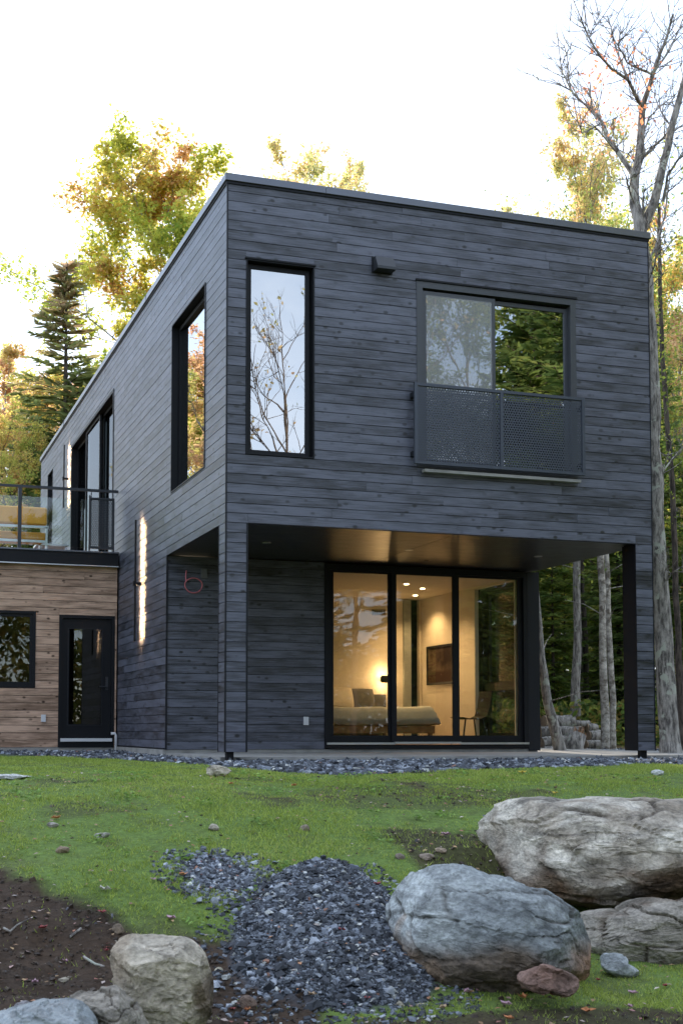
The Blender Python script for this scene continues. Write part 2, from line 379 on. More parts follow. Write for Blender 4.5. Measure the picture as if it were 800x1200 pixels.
gx = grid_axis(-5.2, 4.6, .045, 500); gy = grid_axis(-10.2, -1.2, .045, 700)
GX, GY = np.meshgrid(gx, gy); GZ = hgt(GX, GY)
V = np.stack([GX, GY, GZ], -1).reshape(-1, 3); nx, ny = len(gx), len(gy)
ii = (np.arange(ny-1)[:, None]*nx+np.arange(nx-1)[None]).ravel()
F = np.stack([ii, ii+1, ii+nx+1, ii+nx], -1)
x_, y_ = V[:, 0], V[:, 1]
dm, gm = dirtmask(x_, y_), gravmask(x_, y_)
n1 = (fbm2(x_, y_, 3.1, 4, 30)+1)/2; n2 = (fbm2(x_, y_, .9, 3, 31)+1)/2
gr = np.stack([.09+.06*n1, .13+.10*n1, .032+.018*n1], -1)
di = np.stack([.028+.036*n1, .018+.023*n1, .012+.015*n1], -1)
sl_ = np.stack([.05+.03*n1, .052+.03*n1, .06+.035*n1], -1)
fl = np.stack([.10+.08*n2, .075+.05*n1, .035+.02*n1], -1)
k = np.clip(dm*1.1+.45*sstep(.5, .8, n1), 0, 1)[:, None]; C = gr*(1-k)+di*k
C = C*(1-gm[:, None])+sl_*gm[:, None]
wood_ = (sstep(5, 8, y_)+sstep(8, 11, x_)+sstep(-13, -17, y_)).clip(0, 1)[:, None]; C = C*(1-wood_)+fl*wood_
gme = np_mesh('ground', V, F, colors=C, smooth=True)
tag(link_mesh('ground', gme, M['ground']), kind='structure')

def g1(x, y): return float(hgt(np.array([x]), np.array([y]))[0])
def spot(px, py):           # point of the ground seen at that place of the photograph
    d = fw+rt2*((px-329.74)/1500)-up2*((py-768.68)/1500)
    ts = np.linspace(3, 60, 2400); X = CP.x+d.x*ts; Yv = CP.y+d.y*ts; Z = CP.z+d.z*ts
    h = hgt(X, Yv); i = int(np.argmax(Z < h)); 
    return float(X[i]), float(Yv[i]), float(h[i])

# ------------------------------------------------------------------ the black house
FR = lambda s, d, z: (s, d, z)                 # front face: s = x, d = depth behind the face (y)
def FACE(c): return lambda s, d, z: (s, c+d, z)
LE = lambda s, d, z: (d, s, z)                 # left face: s = y, d = depth behind the face (x)
W, LEN, PITCH, ZO = 5.574, 16.2, .1133, 2.595
house = empty('house', (2.8, 3, 0), 'two storey black timber house with flat roof, overhanging porch and tall windows', 'house')
TOP = 6.53
board_jobs = []            # (T, s0, s1, z0, z1, view weight)
def spans(s0, s1, z0, z1, holes):
    segs = [(s0, s1)]
    for (a, b, c, d) in holes:
        lo, hi = max(z0, c), min(z1, d)
        if hi-lo > .15*(z1-z0):
            nw = []
            for (p, q) in segs:
                if b <= p or a >= q: nw.append((p, q)); continue
                if a-p > .01: nw.append((p, a))
                if q-b > .01: nw.append((b, q))
            segs = nw
    return segs
def clad(T, s0, s1, z0, z1, holes, wfun, lmin=1.0, lmax=3.2, store=None, phase=0, pitch=PITCH):
    rows = int(round((z1-z0)/pitch)); pt = (z1-z0)/rows
    for r_ in range(rows):
        a, b = z0+r_*pt, z0+(r_+1)*pt
        hs = [h for h in holes if h[2] < b and h[3] > a and h[0] < s1 and h[1] > s0]
        segs = [(p, q, a, b) for (p, q) in spans(s0, s1, a, b, [(h[0], h[1], -9, 99) for h in hs])]
        for h in hs:      # the cut boards just above and below an opening
            p, q = max(h[0], s0), min(h[1], s1)
            if b-h[3] > .008: segs.append((p, q, max(a, h[3]), b))
            if h[2]-a > .008: segs.append((p, q, a, min(b, h[2])))
        for (p, q, aa, bb) in segs:
            x = p
            while x < q-1e-6:
                e = x+random.uniform(lmin, lmax)
                if q-e < .45: e = q
                store.append((T, x, e, aa, bb, wfun(x, e)))
                x = e
def emit_boards(jobs, parent, mt, name, limit):
    jobs = sorted(jobs, key=lambda j: -j[5]*(j[2]-j[1])*(j[4]-j[3])); rest = MB()
    for i, (T, a, b, z0, z1, w) in enumerate(jobs):
        tone = random.random(); pr = random.uniform(0, .0025); g = .0075
        mb = MB() if i < limit else rest
        n0 = len(mb.v)
        mb.obox(T, a+.001, b-.001, -.0+(.003-pr), .018, z0+g*.5, z1-g*.5, tone)
        if i < limit: mb.build(name, mt, parent)
    if rest.v: rest.build(name, mt, parent, kind='stuff')
def wall(mb, T, s0, s1, z0, z1, d0, d1, holes):
    S = sorted({s0, s1, *[min(max(v, s0), s1) for h in holes for v in h[:2]]}); Z = sorted({z0, z1, *[min(max(v, z0), z1) for h in holes for v in h[2:]]})
    for i in range(len(S)-1):
        for j in range(len(Z)-1):
            cx, cz = (S[i]+S[i+1])/2, (Z[j]+Z[j+1])/2
            if any(h[0] < cx < h[1] and h[2] < cz < h[3] for h in holes): continue
            mb.obox(T, S[i], S[i+1], d0, d1, Z[j], Z[j+1])
H1 = (.23, 1.055, 3.385, 5.645); H2 = (2.352, 4.51, 3.37, 5.625)          # front openings
HL = (.967, 2.728, 3.40, 5.67); HP = (6.95, 11.5, 3.12, 5.90); HS = (14.2, 14.95, 3.3, 5.97)
porch_f = (.261, 5.335, -1, ZO); porch_l = (.30, 2.974, -1, ZO)
HD = (2.262, 5.44, -1, 2.565)
J = []
clad(FR, .012, W, 0, TOP, [H1, H2, porch_f], lambda a, b: 1.0, store=J)
clad(LE, .012, LEN, 0, TOP, [HL, HP, HS, porch_l, (6.4, 13, -1, 3.07)], lambda a, b: 5/(a+14)/1.0, 1.6, 3.6, store=J)
clad(FACE(2.974), .0, 2.262, -.018, 2.6, [], lambda a, b: .55, 2.5, 4, store=J)
emit_boards(J, house, M['black'], 'siding_board', 300)
w = MB()
wall(w, FR, .02, W, ZO+.02, TOP-.02, .021, .2, [H1, H2])
wall(w, LE, .201, LEN, ZO+.02, TOP-.02, .021, .2, [HL, HP, HS])
w.obox(LE, .201, LEN, W-.2, W, ZO+.02, TOP-.02)                        # right wall
w.box(.2, W-.2, LEN-.2, LEN, ZO+.02, TOP-.02)
wall(w, FACE(2.974), .03, 5.62, -.018, 2.59, .021, .19, [HD])
w.obox(LE, 3.17, 6.39, .021, .2, -.018, 2.59)
w.obox(LE, 6.395, LEN, .021, .2, -.018, 2.59)
w.build('wall_sheathing', M['trim'], house)
# ground floor right-hand wall with the bedroom's side window
SW = (3.22, 4.50, .12, 2.48)
w = MB(); wall(w, LE, 3.17, LEN, -.05, 2.59, 5.42, 5.62, [SW])
w.build('side_wall', M['trim'], house)
s_ = MB()
for i in range(26): s_.box(5.44+.007*i, 5.4465+.007*i, 2.955, 2.973, -.04, 2.585)
MB().box(5.441, 5.63, 2.955, 2.974, -.045, 2.59).build('dark_end_panel', M['trim'], house)
# two corner posts at the front
for (x0, x1, hide) in ((.0, .26, 0), (5.335, W, 1)):
    MB().box(x0+.02, x1-.002, .02, .298, 0.001, ZO+.018).build('corner_post', M['trim'], house)
    if hide: MB().box(x0-.004, x0-.0, .004, .30, 0, ZO).build('post_lining', M['blackframe'], house)
MB().box(.045, .125, .07, .15, -.12, .0).build('steel_foot', M['blackframe'], house)
MB().box(5.42, 5.5, .07, .15, -.12, .0).build('steel_foot', M['blackframe'], house)
# corner trims, soffit edge trims
for a in ((-.006, .012, -.006, .012, 0, TOP), (.243, .263, -.004, .3, .0, ZO-.004), (-.003, .02, .285, .302, 0, ZO), (-.003, .02, 2.955, 2.976, -.018, ZO), (W-.004, W+.008, -.004, .012, 0, TOP)): MB().box(*a).build('corner_trim', M['trim'], house)
t = MB(); t.box(.262, 5.335, .0, .03, ZO-.006, ZO+.0); t.build('soffit_trim', M['trim'], house)
# soffit boards run across the porch
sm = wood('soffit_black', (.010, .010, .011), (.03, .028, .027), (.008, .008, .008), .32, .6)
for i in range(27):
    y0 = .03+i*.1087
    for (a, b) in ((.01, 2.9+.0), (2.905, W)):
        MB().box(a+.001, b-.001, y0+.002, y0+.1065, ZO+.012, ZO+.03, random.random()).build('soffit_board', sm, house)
d_ = MB(); 
for (x, y) in ((.95, 1.5), (2.9, 1.5), (4.8, 1.5)):
    d_ = MB(); d_.tube([(x, y, ZO+.013), (x, y, ZO+.006)], .055, 16); d_.build('soffit_light', M['alu'], house)
# parapet cap in lengths
cap = [(.0, 1.19), (1.192, 4.2), (4.202, W+.03)]
for i, (a, b) in enumerate(cap):
    MB().box(a-(.03 if i == 0 else 0), b, -.03, .25, TOP+.0, TOP+.085).build('parapet_cap', M['cap'], house, bevel=.004)
for a in (.25, 4.3, 8.4, 12.4):
    MB().box(-.03, .25, a+.001, min(a+4.1, LEN), TOP+.0, TOP+.085).build('parapet_cap', M['cap'], house, bevel=.004)
t = MB(); t.box(-.012, W+.012, -.012, .0, TOP-.03, TOP); t.box(-.012, .0, .0, LEN, TOP-.03, TOP); t.build('drip_or_shadow_edge', M['blackframe'], house)  # black strip painted in for the shadow under the cap
MB().box(.2, W, .2, LEN, TOP-.2, TOP-.05).build('roof', M['trim'], house)
# concrete slab
slab = MB().box(.02, 8.0, .25, 9, -.4, -.062).build('porch_slab', M['concrete'], house)
MB().box(-.03, 5.6, 2.99, 10, -.4, -.019).build('foundation', M['concrete'], house)
# floors, ceilings and partitions inside
MB().box(.21, 5.4, .22, LEN-.2, 2.64, 3.34).build('upper_floor', M['floor_in'], house)
p = MB(); p.box(.21, 5.37, 4.6, 4.7, 3.345, 6.3); p.box(2.0, 2.1, .22, 4.59, 3.345, 6.3); p.box(.21, 5.37, .22, LEN-.21, 6.0, 6.1)
p.box(.205, 5.37, 6.2, 6.3, 3.345, 5.99); p.box(3.2, 3.3, 6.31, LEN-.21, 3.345, 5.99)
p.build('upper_partition', M['wall_up'], house)
# bedroom shell
b_ = MB(); b_.box(5.352, 5.418, 3.18, 3.215, .04, 2.52); b_.box(5.352, 5.418, 4.505, 6.55, .04, 2.52); b_.box(5.352, 5.418, 3.216, 4.504, 2.485, 2.52); b_.box(5.352, 5.418, 3.216, 4.504, .04, .115)
b_.box(1.6, 5.12, 6.552, 6.65, .04, 2.52); b_.box(5.31, 5.351, 6.552, 6.65, .04, 2.52); b_.box(1.5, 1.6, 3.18, 6.65, .04, 2.52)
b_.build('bedroom_wall', M['wall_in'], house)
MB().box(1.6, 5.418, 3.16, 6.7, 2.521, 2.58).build('bedroom_ceiling', M['wall_in'], house)
MB().box(1.6, 5.418, 3.16, 7.2, -.015, .035).build('bedroom_floor', M['floor_in'], house)
MB().box(5.00, 5.13, 6.49, 6.55, .04, 2.5).build('closet_door', M['curtain'], house)
MB().box(5.0, 5.4, 7.1, 7.15, .04, 2.52).build('gap_shade_panel', M['blackframe'], house)  # black sheet stands in for the shade inside the open gap

def window(T, h, name_parent, glassm, panes, fm, depth=.07, fw_=.045, reveal=True, cased=.0):
    """opening h=(s0,s1,z0,z1); panes = list of (s0,s1,z0,z1,d) leaves"""
    s0, s1, z0, z1 = h; f = MB(); g = .002
    o0, o1 = -.008-cased, .16
    f.obox(T, s0-g, s0+fw_, o0, o1, z0, z1); f.obox(T, s1-fw_, s1+g, o0, o1, z0, z1)
    f.obox(T, s0+fw_, s1-fw_, o0, o1, z1-fw_, z1+g); f.obox(T, s0+fw_, s1-fw_, o0, o1, z0-g, z0+fw_)
    fo = f.build('window_frame', fm, name_parent)
    for (a, b, c, d, dp) in panes:
        q = MB(); r = .05; 
        q.obox(T, a, a+r, dp-.02, dp+.02, c, d); q.obox(T, b-r, b, dp-.02, dp+.02, c, d)
        q.obox(T, a+r, b-r, dp-.02, dp+.02, d-r, d); q.obox(T, a+r, b-r, dp-.02, dp+.02, c, c+r)
        so_ = q.build('sash', fm, fo)
        e = MB(); e.obox(T, a+r, b-r, dp-.004, dp+.004, c+r, d-r); e.build('pane', glassm, fo)
    return fo
# tall front window: slim frame, glass set back
f1 = window(FR, H1, house, M['glass_up'], [(.262, 1.023, 3.405, 5.62, .10)], M['blackframe'], fw_=.014)
MB().box(.215, 1.07, -.022, .0, 5.647, 5.665).build('head_flashing', M['blackframe'], house)
# big sliding window behind the railing
f2 = window(FR, H2, house, M['glass_up'], [(2.43, 3.40, 3.42, 5.52, .03), (3.36, 4.44, 3.42, 5.52, .09)], M['frame'], fw_=.075)
m_ = glass('insect_screen', 0, 0); nt = m_.node_tree; g_ = [q for q in nt.nodes if q.type == 'BSDF_GLOSSY'][0]; mx_ = [q for q in nt.nodes if q.type == 'MIX_SHADER'][0]; df_ = N(nt, 'ShaderNodeBsdfDiffuse'); df_.inputs[0].default_value = (.55, .55, .56, 1); nt.links.new(df_.outputs[0], mx_.inputs[2])
for l_ in list(mx_.inputs[0].links): nt.links.remove(l_)
mx_.inputs[0].default_value = .24
MB().box(2.48, 3.35, .004, .006, 3.47, 5.47).build('insect_screen', m_, f2)
MB().box(2.34, 4.525, -.025, .0, 5.63, 5.652).build('head_flashing', M['blackframe'], house)
MB().box(2.40, 4.50, -.11, -.03, 3.300, 3.335).build('window_sill', M['concrete'], house)
# tall window on the left face, deep black reveal
f3 = window(LE, HL, house, M['glass_up'], [(1.0, 2.70, 3.43, 5.64, .11)], M['blackframe'], fw_=.016)
f4 = window(LE, HP, house, M['glass_dark'], [(7.0, 8.55, 3.17, 5.85, .13), (8.5, 10.0, 3.17, 5.85, .06), (9.95, 11.45, 3.17, 5.85, .13)], M['blackframe'], fw_=.05)
f5 = window(LE, HS, house, M['glass_dark'], [(14.23, 14.92, 3.33, 5.94, .12)], M['blackframe'], fw_=.02)
# bedroom side window with a mid rail
f6 = window(lambda s, d, z: (5.62-d, s, z), SW, house, M['glass_door'], [(3.26, 4.46, .96, 2.44, .05), (3.26, 4.46, .16, .90, .05)], M['blackframe'], fw_=.04)
MB().box(5.50, 5.62, 3.27, 4.45, .87, .99).build('mid_rail', M['blackframe'], f6)

# sliding patio door of the bedroom
T3 = FACE(2.974)
pd = MB(); pd.obox(T3, 2.262, 2.33, -.02, .15, .0, 2.565); pd.obox(T3, 5.37, 5.438, -.02, .15, .0, 2.565); pd.obox(T3, 2.33, 5.37, -.02, .15, 2.50, 2.563); pd.obox(T3, 2.33, 5.37, -.02, .15, -.016, .045)
pdo = pd.build('patio_door', M['blackframe'], house)
for (a, b, dp, z0) in ((2.33, 3.31, .04, .075), (3.27, 4.30, .0, .075), (4.27, 5.37, .04, .075)):
    q = MB(); r = .075; z1 = 2.50
    q.obox(T3, a, a+r, dp-.018, dp+.018, z0, z1); q.obox(T3, b-r, b, dp-.018, dp+.018, z0, z1)
    q.obox(T3, a+r, b-r, dp-.018, dp+.018, z1-.03, z1); q.obox(T3, a+r, b-r, dp-.018, dp+.018, z0, z0+.1)
    q.build('door_leaf', M['blackframe'], pdo); e = MB(); e.obox(T3, a+r, b-r, dp-.004, dp+.004, z0+.1, z1-.03); e.build('pane', M['glass_door'], pdo)
e = MB(); e.obox(T3, 2.285, 3.30, -.05, -.021, .048, .076); e.build('sill_strip', M['alu'], pdo)
e = MB(); e.obox(T3, 3.30, 4.33, -.06, -.021, .055, .085); e.build('sill_strip', M['alu'], pdo)
e = MB(); e.obox(T3, 4.33, 5.43, -.05, -.021, .048, .076); e.build('sill_strip', M['alu'], pdo)

# perforated metal railing in front of the big window
def perforated(T, s0, s1, z0, z1, pitch, rad, d):
    """sheet with staggered round holes, as real geometry"""
    V, F = [], []; hx, hz = pitch, pitch*.866; nx_ = int((s1-s0)/hx); nz_ = int((z1-z0)/hz)
    mx_ = (s1-s0-(nx_+.5)*hx)/2; mz_ = (z1-z0-nz_*hz)/2; k = 6
    for j in range(nz_):
        for i in range(nx_):
            cx = s0+mx_+(i+.5+(.5 if j % 2 else 0))*hx; cz = z0+mz_+(j+.5)*hz; b = len(V)
            x0, x1, y0, y1 = cx-hx/2, cx+hx/2, cz-hz/2, cz+hz/2
            O = [(x1, cz), (x1, y1), (cx, y1), (x0, y1), (x0, cz), (x0, y0), (cx, y0), (x1, y0)]
            for (u, v) in O: V.append(T(u, d, v))
            for q in range(8):
                t = math.pi/4*q; V.append(T(cx+rad*math.cos(t), d, cz+rad*math.sin(t)))
            for q in range(8): r = (q+1) % 8; F.append([b+q, b+r, b+8+r, b+8+q])
    me = V, F
    mb = MB(); mb.v = V; mb.f = F; mb.t = [.5]*len(V)
    for (a, b, c, e) in ((s0, s0+mx_, z0, z1), (s1-mx_-.0, s1, z0, z1), (s0+mx_, s1-mx_, z0, z0+mz_), (s0+mx_, s1-mx_, z1-mz_, z1)):
        mb.poly([T(a, d, c), T(b, d, c), T(b, d, e), T(a, d, e)])
    for j in range(nz_):    # half cells at the staggered ends
        a = s0+mx_ if j % 2 else s0+mx_+nx_*hx; cz = z0+mz_+j*hz
        mb.poly([T(a, d, cz), T(a+hx/2, d, cz), T(a+hx/2, d, cz+hz), T(a, d, cz+hz)])
    return mb
rail = empty('balcony_railing', (3.4, -.1, 3.38), 'dark perforated metal railing with two panels below the wide upper window', 'railing')
rm = plain('railing_metal', (.062, .070, .092), .38, .3, .05)
X0, X1, Z0, Z1, YR = 2.262, 4.545, 3.385, 4.352, -.12
fr = MB(); fr.box(X0, X0+.04, YR-.02, YR+.02, Z0, Z1); fr.box(X1-.04, X1, YR-.02, YR+.02, Z0, Z1)
fr.box(X0+.04, X1-.04, YR-.02, YR+.02, Z1-.035, Z1); fr.box(X0+.04, X1-.04, YR-.02, YR+.02, Z0, Z0+.035); fr.box(3.385, 3.425, YR-.018, YR+.018, Z0+.035, Z1-.035)
fr.build('rail_frame', rm, rail)
for x in (X0+.0, X1-.04):
    for z in (Z0+.1, Z1-.16): MB().box(x, x+.04, YR+.02, .0, z, z+.06).build('rail_bracket', M['trim'], rail)
perforated(FACE(YR), X0+.04, 3.385, Z0+.035, Z1-.035, .0345, .0100, 0).build('perforated_panel', rm, rail)
perforated(FACE(YR), 3.425, X1-.04, Z0+.035, Z1-.035, .0345, .0100, 0).build('perforated_panel', rm, rail)

# exhaust hood on the front wall
hood = empty('vent_hood', (1.92, 0, 5.68), 'small black sloped exhaust hood on the upper front wall', 'vent')
h = MB(); z0, z1 = 5.67, 5.845
h.prism([(1.79, -.002, z1), (1.79, -.075, z1-.005), (1.79, -.15, z0+.035), (1.79, -.15, z0), (1.79, -.002, z0)], (.235, 0, 0))
h.build('hood_shell', M['metal'], hood, bevel=.004)
MB().box(1.775, 2.04, -.008, -.001, z0-.01, z1+.01).build('wall_flange', M['trim'], hood)
# wall lamps: slim bar lit towards the wall
def bar_lamp(y, z0, z1, zc, power, label):
    r = empty('wall_lamp', (-.03, y, zc), label, 'wall lamp', 'bar lamps on the black wall')
    b_ = MB(); b_.box(-.102, -.093, y-.018, y+.018, z0, z1); b_.box(-.093, -.078, y-.018, y-.014, z0, z1); b_.box(-.093, -.078, y+.014, y+.018, z0, z1); b_.build('lamp_bar', M['blackframe'], r)
    MB().box(-.0925, -.083, y-.011, y+.011, z0+.02, z1-.02).build('led_strip', M['led'], r)
    m_ = MB(); m_.box(-.0775, -.003, y-.02, y+.02, zc-.06, zc-.02); m_.box(-.12, -.1021, y-.03, y+.03, zc-.075, zc-.005); m_.build('mounting_arm', M['blackframe'], r)
bar_lamp(4.62, 1.54, 3.33, 2.43, 1, 'long vertical bar lamp glowing warm on the black wall beside the cedar wing')
bar_lamp(11.9, 4.72, 6.0, 5.35, 1, 'vertical bar lamp glowing above the deck next to the sliding doors')
# small fixtures
def plate(name, T, s, z, w_, h_, m_, label, cat, d=.012, group=None):
    b = MB(); b.obox(T, s-w_/2, s+w_/2, -d, -.001, z-h_/2, z+h_/2); o = b.build(name, m_, org=T(s, -.001, z), bevel=.003); tag(o, label, cat, group); return o
plate('outlet_cover', FACE(2.974), 1.985, .375, .07, .115, M['white'], 'white outlet cover low on the black recessed wall left of the sliding door', 'outlet', .03)
plate('junction_box', FACE(2.974), .52, 2.37, .085, .13, plain('grey_plastic', (.12, .12, .125), .5), 'dark grey junction box high on the recessed wall behind the left corner post', 'junction box', .03)
c_ = MB(); cpts = [(.27, 2.955, 2.40), (.262, 2.95, 2.32)]+[(.37+.12*math.cos(t)*(1+.03*math.sin(3*t)), 2.945-.008*math.sin(t), 2.20+.10*math.sin(t)) for t in np.linspace(2.6, 2.6+2*math.pi*1.06, 36)]
c_.tube(cpts, .008, 6); tag(c_.build('cable_loop', M['pink'], org=(.37, 2.95, 2.2), smooth=True), 'pink cable hanging in a loop high on the recessed black wall', 'cable')
pp = MB(); pp.tube([(-.03, 6.33, -.13), (-.03, 6.33, .16), (-.05, 6.33, .19), (-.11, 6.33, .185)], .022, 8); tag(pp.build('drain_pipe', M['white'], org=(-.03, 6.33, -.1), smooth=True), 'short white plastic pipe standing at the corner right of the wing door', 'pipe')

# ------------------------------------------------------------------ bedroom furniture
bed = empty('bed', (3.7, 5.5, .035), 'double bed with pale grey green duvet inside the lit bedroom', 'bed')
MB().box(2.86, 4.66, 4.52, 6.48, .2, .32).build('bed_frame', M['wood_leg'], bed)
for (x, y) in ((2.9, 4.56), (4.58, 4.56), (2.9, 6.4), (4.58, 6.4)): MB().box(x, x+.06, y, y+.06, .035, .2).build('leg', M['wood_leg'], bed)
MB().box(2.86, 4.66, 6.49, 6.54, .2, .86).build('headboard', M['darkcloth'], bed)
MB().box(2.90, 4.62, 4.56, 6.48, .322, .5).build('mattress', M['pillow'], bed, bevel=.04)
xs = np.linspace(-1, 1, 60); ys = np.linspace(-1, 1, 60); DX, DY = np.meshgrid(xs, ys)
ex = np.clip((np.abs(DX)-.86)/.14, 0, 1); ey = np.clip((-DY-.88)/.12, 0, 1)
zz = .60-.26*np.maximum(ex, ey)**1.4+.035*fbm2(DX*2, DY*2, 1.2, 3, 50)+.02*np.abs(fbm2(DX*2+DY, DY*2, 2.5, 2, 51))
DV = np.stack([3.76+DX*.98-3.7, 5.25+DY*.80-5.5, zz-.035], -1).reshape(-1, 3); ii = (np.arange(59)[:, None]*60+np.arange(59)[None]).ravel()
dme = np_mesh('duvet', DV, np.stack([ii, ii+1, ii+61, ii+60], -1), smooth=True); do = link_mesh('duvet', dme, M['duvet'], bed); sm_ = do.modifiers.new('thick', 'SOLIDIFY'); sm_.thickness = .05
def pillow(x, y, z, w_, h_, th, tilt, m_, rz=0):
    b = MB(); n = 14; base = len(b.v)
    for i in range(n+1):
        for k in range(n+1):
            u = i/n*2-1; v = k/n*2-1; t = th*((1-abs(u)**2.6)*(1-abs(v)**2.6))**.55
            b.v.append((u*w_/2*(1-.05*v*v), -t, v*h_/2*(1-.05*u*u)))
    for i in range(n+1):
        for k in range(n+1):
            u = i/n*2-1; v = k/n*2-1; t = th*((1-abs(u)**2.6)*(1-abs(v)**2.6))**.55
            b.v.append((u*w_/2*(1-.05*v*v), t, v*h_/2*(1-.05*u*u)))
    q = (n+1)**2
    for i in range(n):
        for k in range(n):
            a = i*(n+1)+k; b.f.append([a, a+n+1, a+n+2, a+1]); b.f.append([q+a, q+a+1, q+a+n+2, q+a+n+1])
    b.t = [.5]*len(b.v); o = b.build('pillow', m_, None, smooth=True, org=(0, 0, 0))
    o.location = (x, y, z); o.rotation_euler = (tilt, 0, rz); return o
tag(pillow(3.62, 6.2, .77, .66, .42, .09, R(-18), M['pillow']), 'cream pillow propped at the head of the bed', 'pillow')
tag(pillow(4.15, 6.33, .76, .46, .40, .07, R(-14), M['darkcloth']), 'dark grey cushion leaning beside the cream pillow', 'cushion')
sc_ = empty('wall_sconce', (4.56, 6.55, 1.12), 'small lit wall lamp above the bed throwing light up and down', 'wall lamp')
b = MB(); b.tube([(4.6, 6.42, 1.06), (4.6, 6.42, 1.09), (4.6, 6.42, 1.15), (4.6, 6.42, 1.18)], [.05, .068, .068, .05], 16, cap=False); b.build('lamp_shade', M['blackframe'], sc_, smooth=True)
b = MB(); b.tube([(4.6, 6.55, 1.12), (4.6, 6.49, 1.12)], .02, 8); b.build('arm', M['blackframe'], sc_)
MB().sphere((4.6, 6.42, 1.12), .03).build('bulb', M['bulb'], sc_, smooth=True)
plate('light_switch', FACE(6.55), 4.60, .80, .085, .125, M['blackframe'], 'dark switch plate with a pale button on the wall below the bedroom lamp', 'switch', .015)
vg = empty('air_grille', (4.55, 6.55, 2.28), 'wide air grille high on the bedroom back wall', 'air grille')
MB().box(4.42, 4.68, 6.536, 6.549, 2.22, 2.33).build('grille_frame', plain('grille', (.3, .24, .17), .6), vg)
for i in range(7): MB().box(4.435+i*.034, 4.455+i*.034, 6.53, 6.5355, 2.235, 2.315).build('slat', M['darkcloth'], vg)
pic = empty('framed_picture', (5.35, 5.75, 1.34), 'dark framed picture on the right bedroom wall', 'picture')
pf = MB(); y0, y1, z0, z1 = 5.25, 6.27, 1.02, 1.68
pf.box(5.315, 5.35, y0, y0+.035, z0, z1); pf.box(5.315, 5.35, y1-.035, y1, z0, z1); pf.box(5.315, 5.35, y0+.035, y1-.035, z1-.035, z1); pf.box(5.315, 5.35, y0+.035, y1-.035, z0, z0+.035); pf.build('picture_frame', M['blackframe'], pic)
m_, nt, bs = mat('picture_print'); tcn = N(nt, 'ShaderNodeTexCoord'); wv = N(nt, 'ShaderNodeTexNoise', Scale=2.2, Detail=3.0); sp = N(nt, 'ShaderNodeSeparateXYZ'); nt.links.new(tcn.outputs['Generated'], wv.inputs['Vector']); nt.links.new(tcn.outputs['Generated'], sp.inputs[0])
wr = N(nt, 'ShaderNodeTexWave', Scale=3.5, Distortion=3.0); nt.links.new(tcn.outputs['Generated'], wr.inputs['Vector'])
r1 = ramp(nt, [(.4, (.03, .02, .015)), (.62, (.10, .075, .05))]); nt.links.new(wv.outputs[0], r1.inputs[0])
r2 = ramp(nt, [(.4, (.05, .03, .02)), (.7, (.5, .36, .2))]); nt.links.new(wr.outputs[0], r2.inputs[0])
sr = ramp(nt, [(.28, 1.0), (.36, 0.0)]); nt.links.new(sp.outputs['Z'], sr.inputs[0]); mxx = N(nt, 'ShaderNodeMixRGB'); nt.links.new(sr.outputs[0], mxx.inputs[0]); nt.links.new(r1.outputs[0], mxx.inputs[1]); nt.links.new(r2.outputs[0], mxx.inputs[2]); nt.links.new(mxx.outputs[0], bs.inputs['Base Color']); bs.inputs['Roughness'].default_value = .9; bs.inputs['Specular IOR Level'].default_value = .05
MB().box(5.33, 5.35, y0+.035, y1-.035, z0+.035, z1-.035).build('print', m_, pic)
ch = empty('chair', (5.0, 3.95, .035), 'dark shell chair beside the bedroom side window', 'chair')
s_ = MB(); prof = [(-.24, .45), (-.1, .43), (.08, .43), (.17, .47), (.22, .6), (.26, .85)]
for i in range(len(prof)-1):
    (a, za), (b2, zb) = prof[i], prof[i+1]; s_.prism([(4.98+a, 3.72, za), (4.98+b2, 3.72, zb), (4.98+b2+.012, 3.72, zb-.012), (4.98+a+.012, 3.72, za-.014)], (0, .42, 0))
s_.build('seat_shell', M['matte'], ch)
for sx in (-1, 1):
    for sy in (-1, 1): MB().tube([(4.97+sx*.14, 3.93+sy*.14, .43), (4.97+sx*.22, 3.93+sy*.2, .036)], .012, 6).build('leg', M['blackframe'], ch)
def lamp(name, kind, loc, energy, c=(1, .60, .28), size=.05, spot=None):
    l_ = bpy.data.lights.new(name, kind); l_.energy = energy; l_.color = c
    l_.shadow_soft_size = size
    if spot: l_.spot_size = R(spot); l_.spot_blend = .7
    o = bpy.data.objects.new(name, l_); col.objects.link(o); o.location = loc; return o
for i, (x, y) in enumerate(((4.14, 4.42), (4.63, 4.9), (4.95, 5.9))):
    b = MB(); b.tube([(x, y, 2.52), (x, y, 2.512)], .035, 14); o = b.build('ceiling_downlight', M['spot'], org=(x, y, 2.52)); tag(o, 'small round lit downlight in the bedroom ceiling', 'ceiling light', 'downlights in the bedroom ceiling')
    lamp('downlight_beam', 'SPOT', (x, y, 2.50), 46, spot=125)
lamp('sconce_beam', 'POINT', (4.6, 6.42, 1.21), 3.4, size=.02); lamp('sconce_beam', 'POINT', (4.6, 6.42, 1.03), 2.4, size=.02)

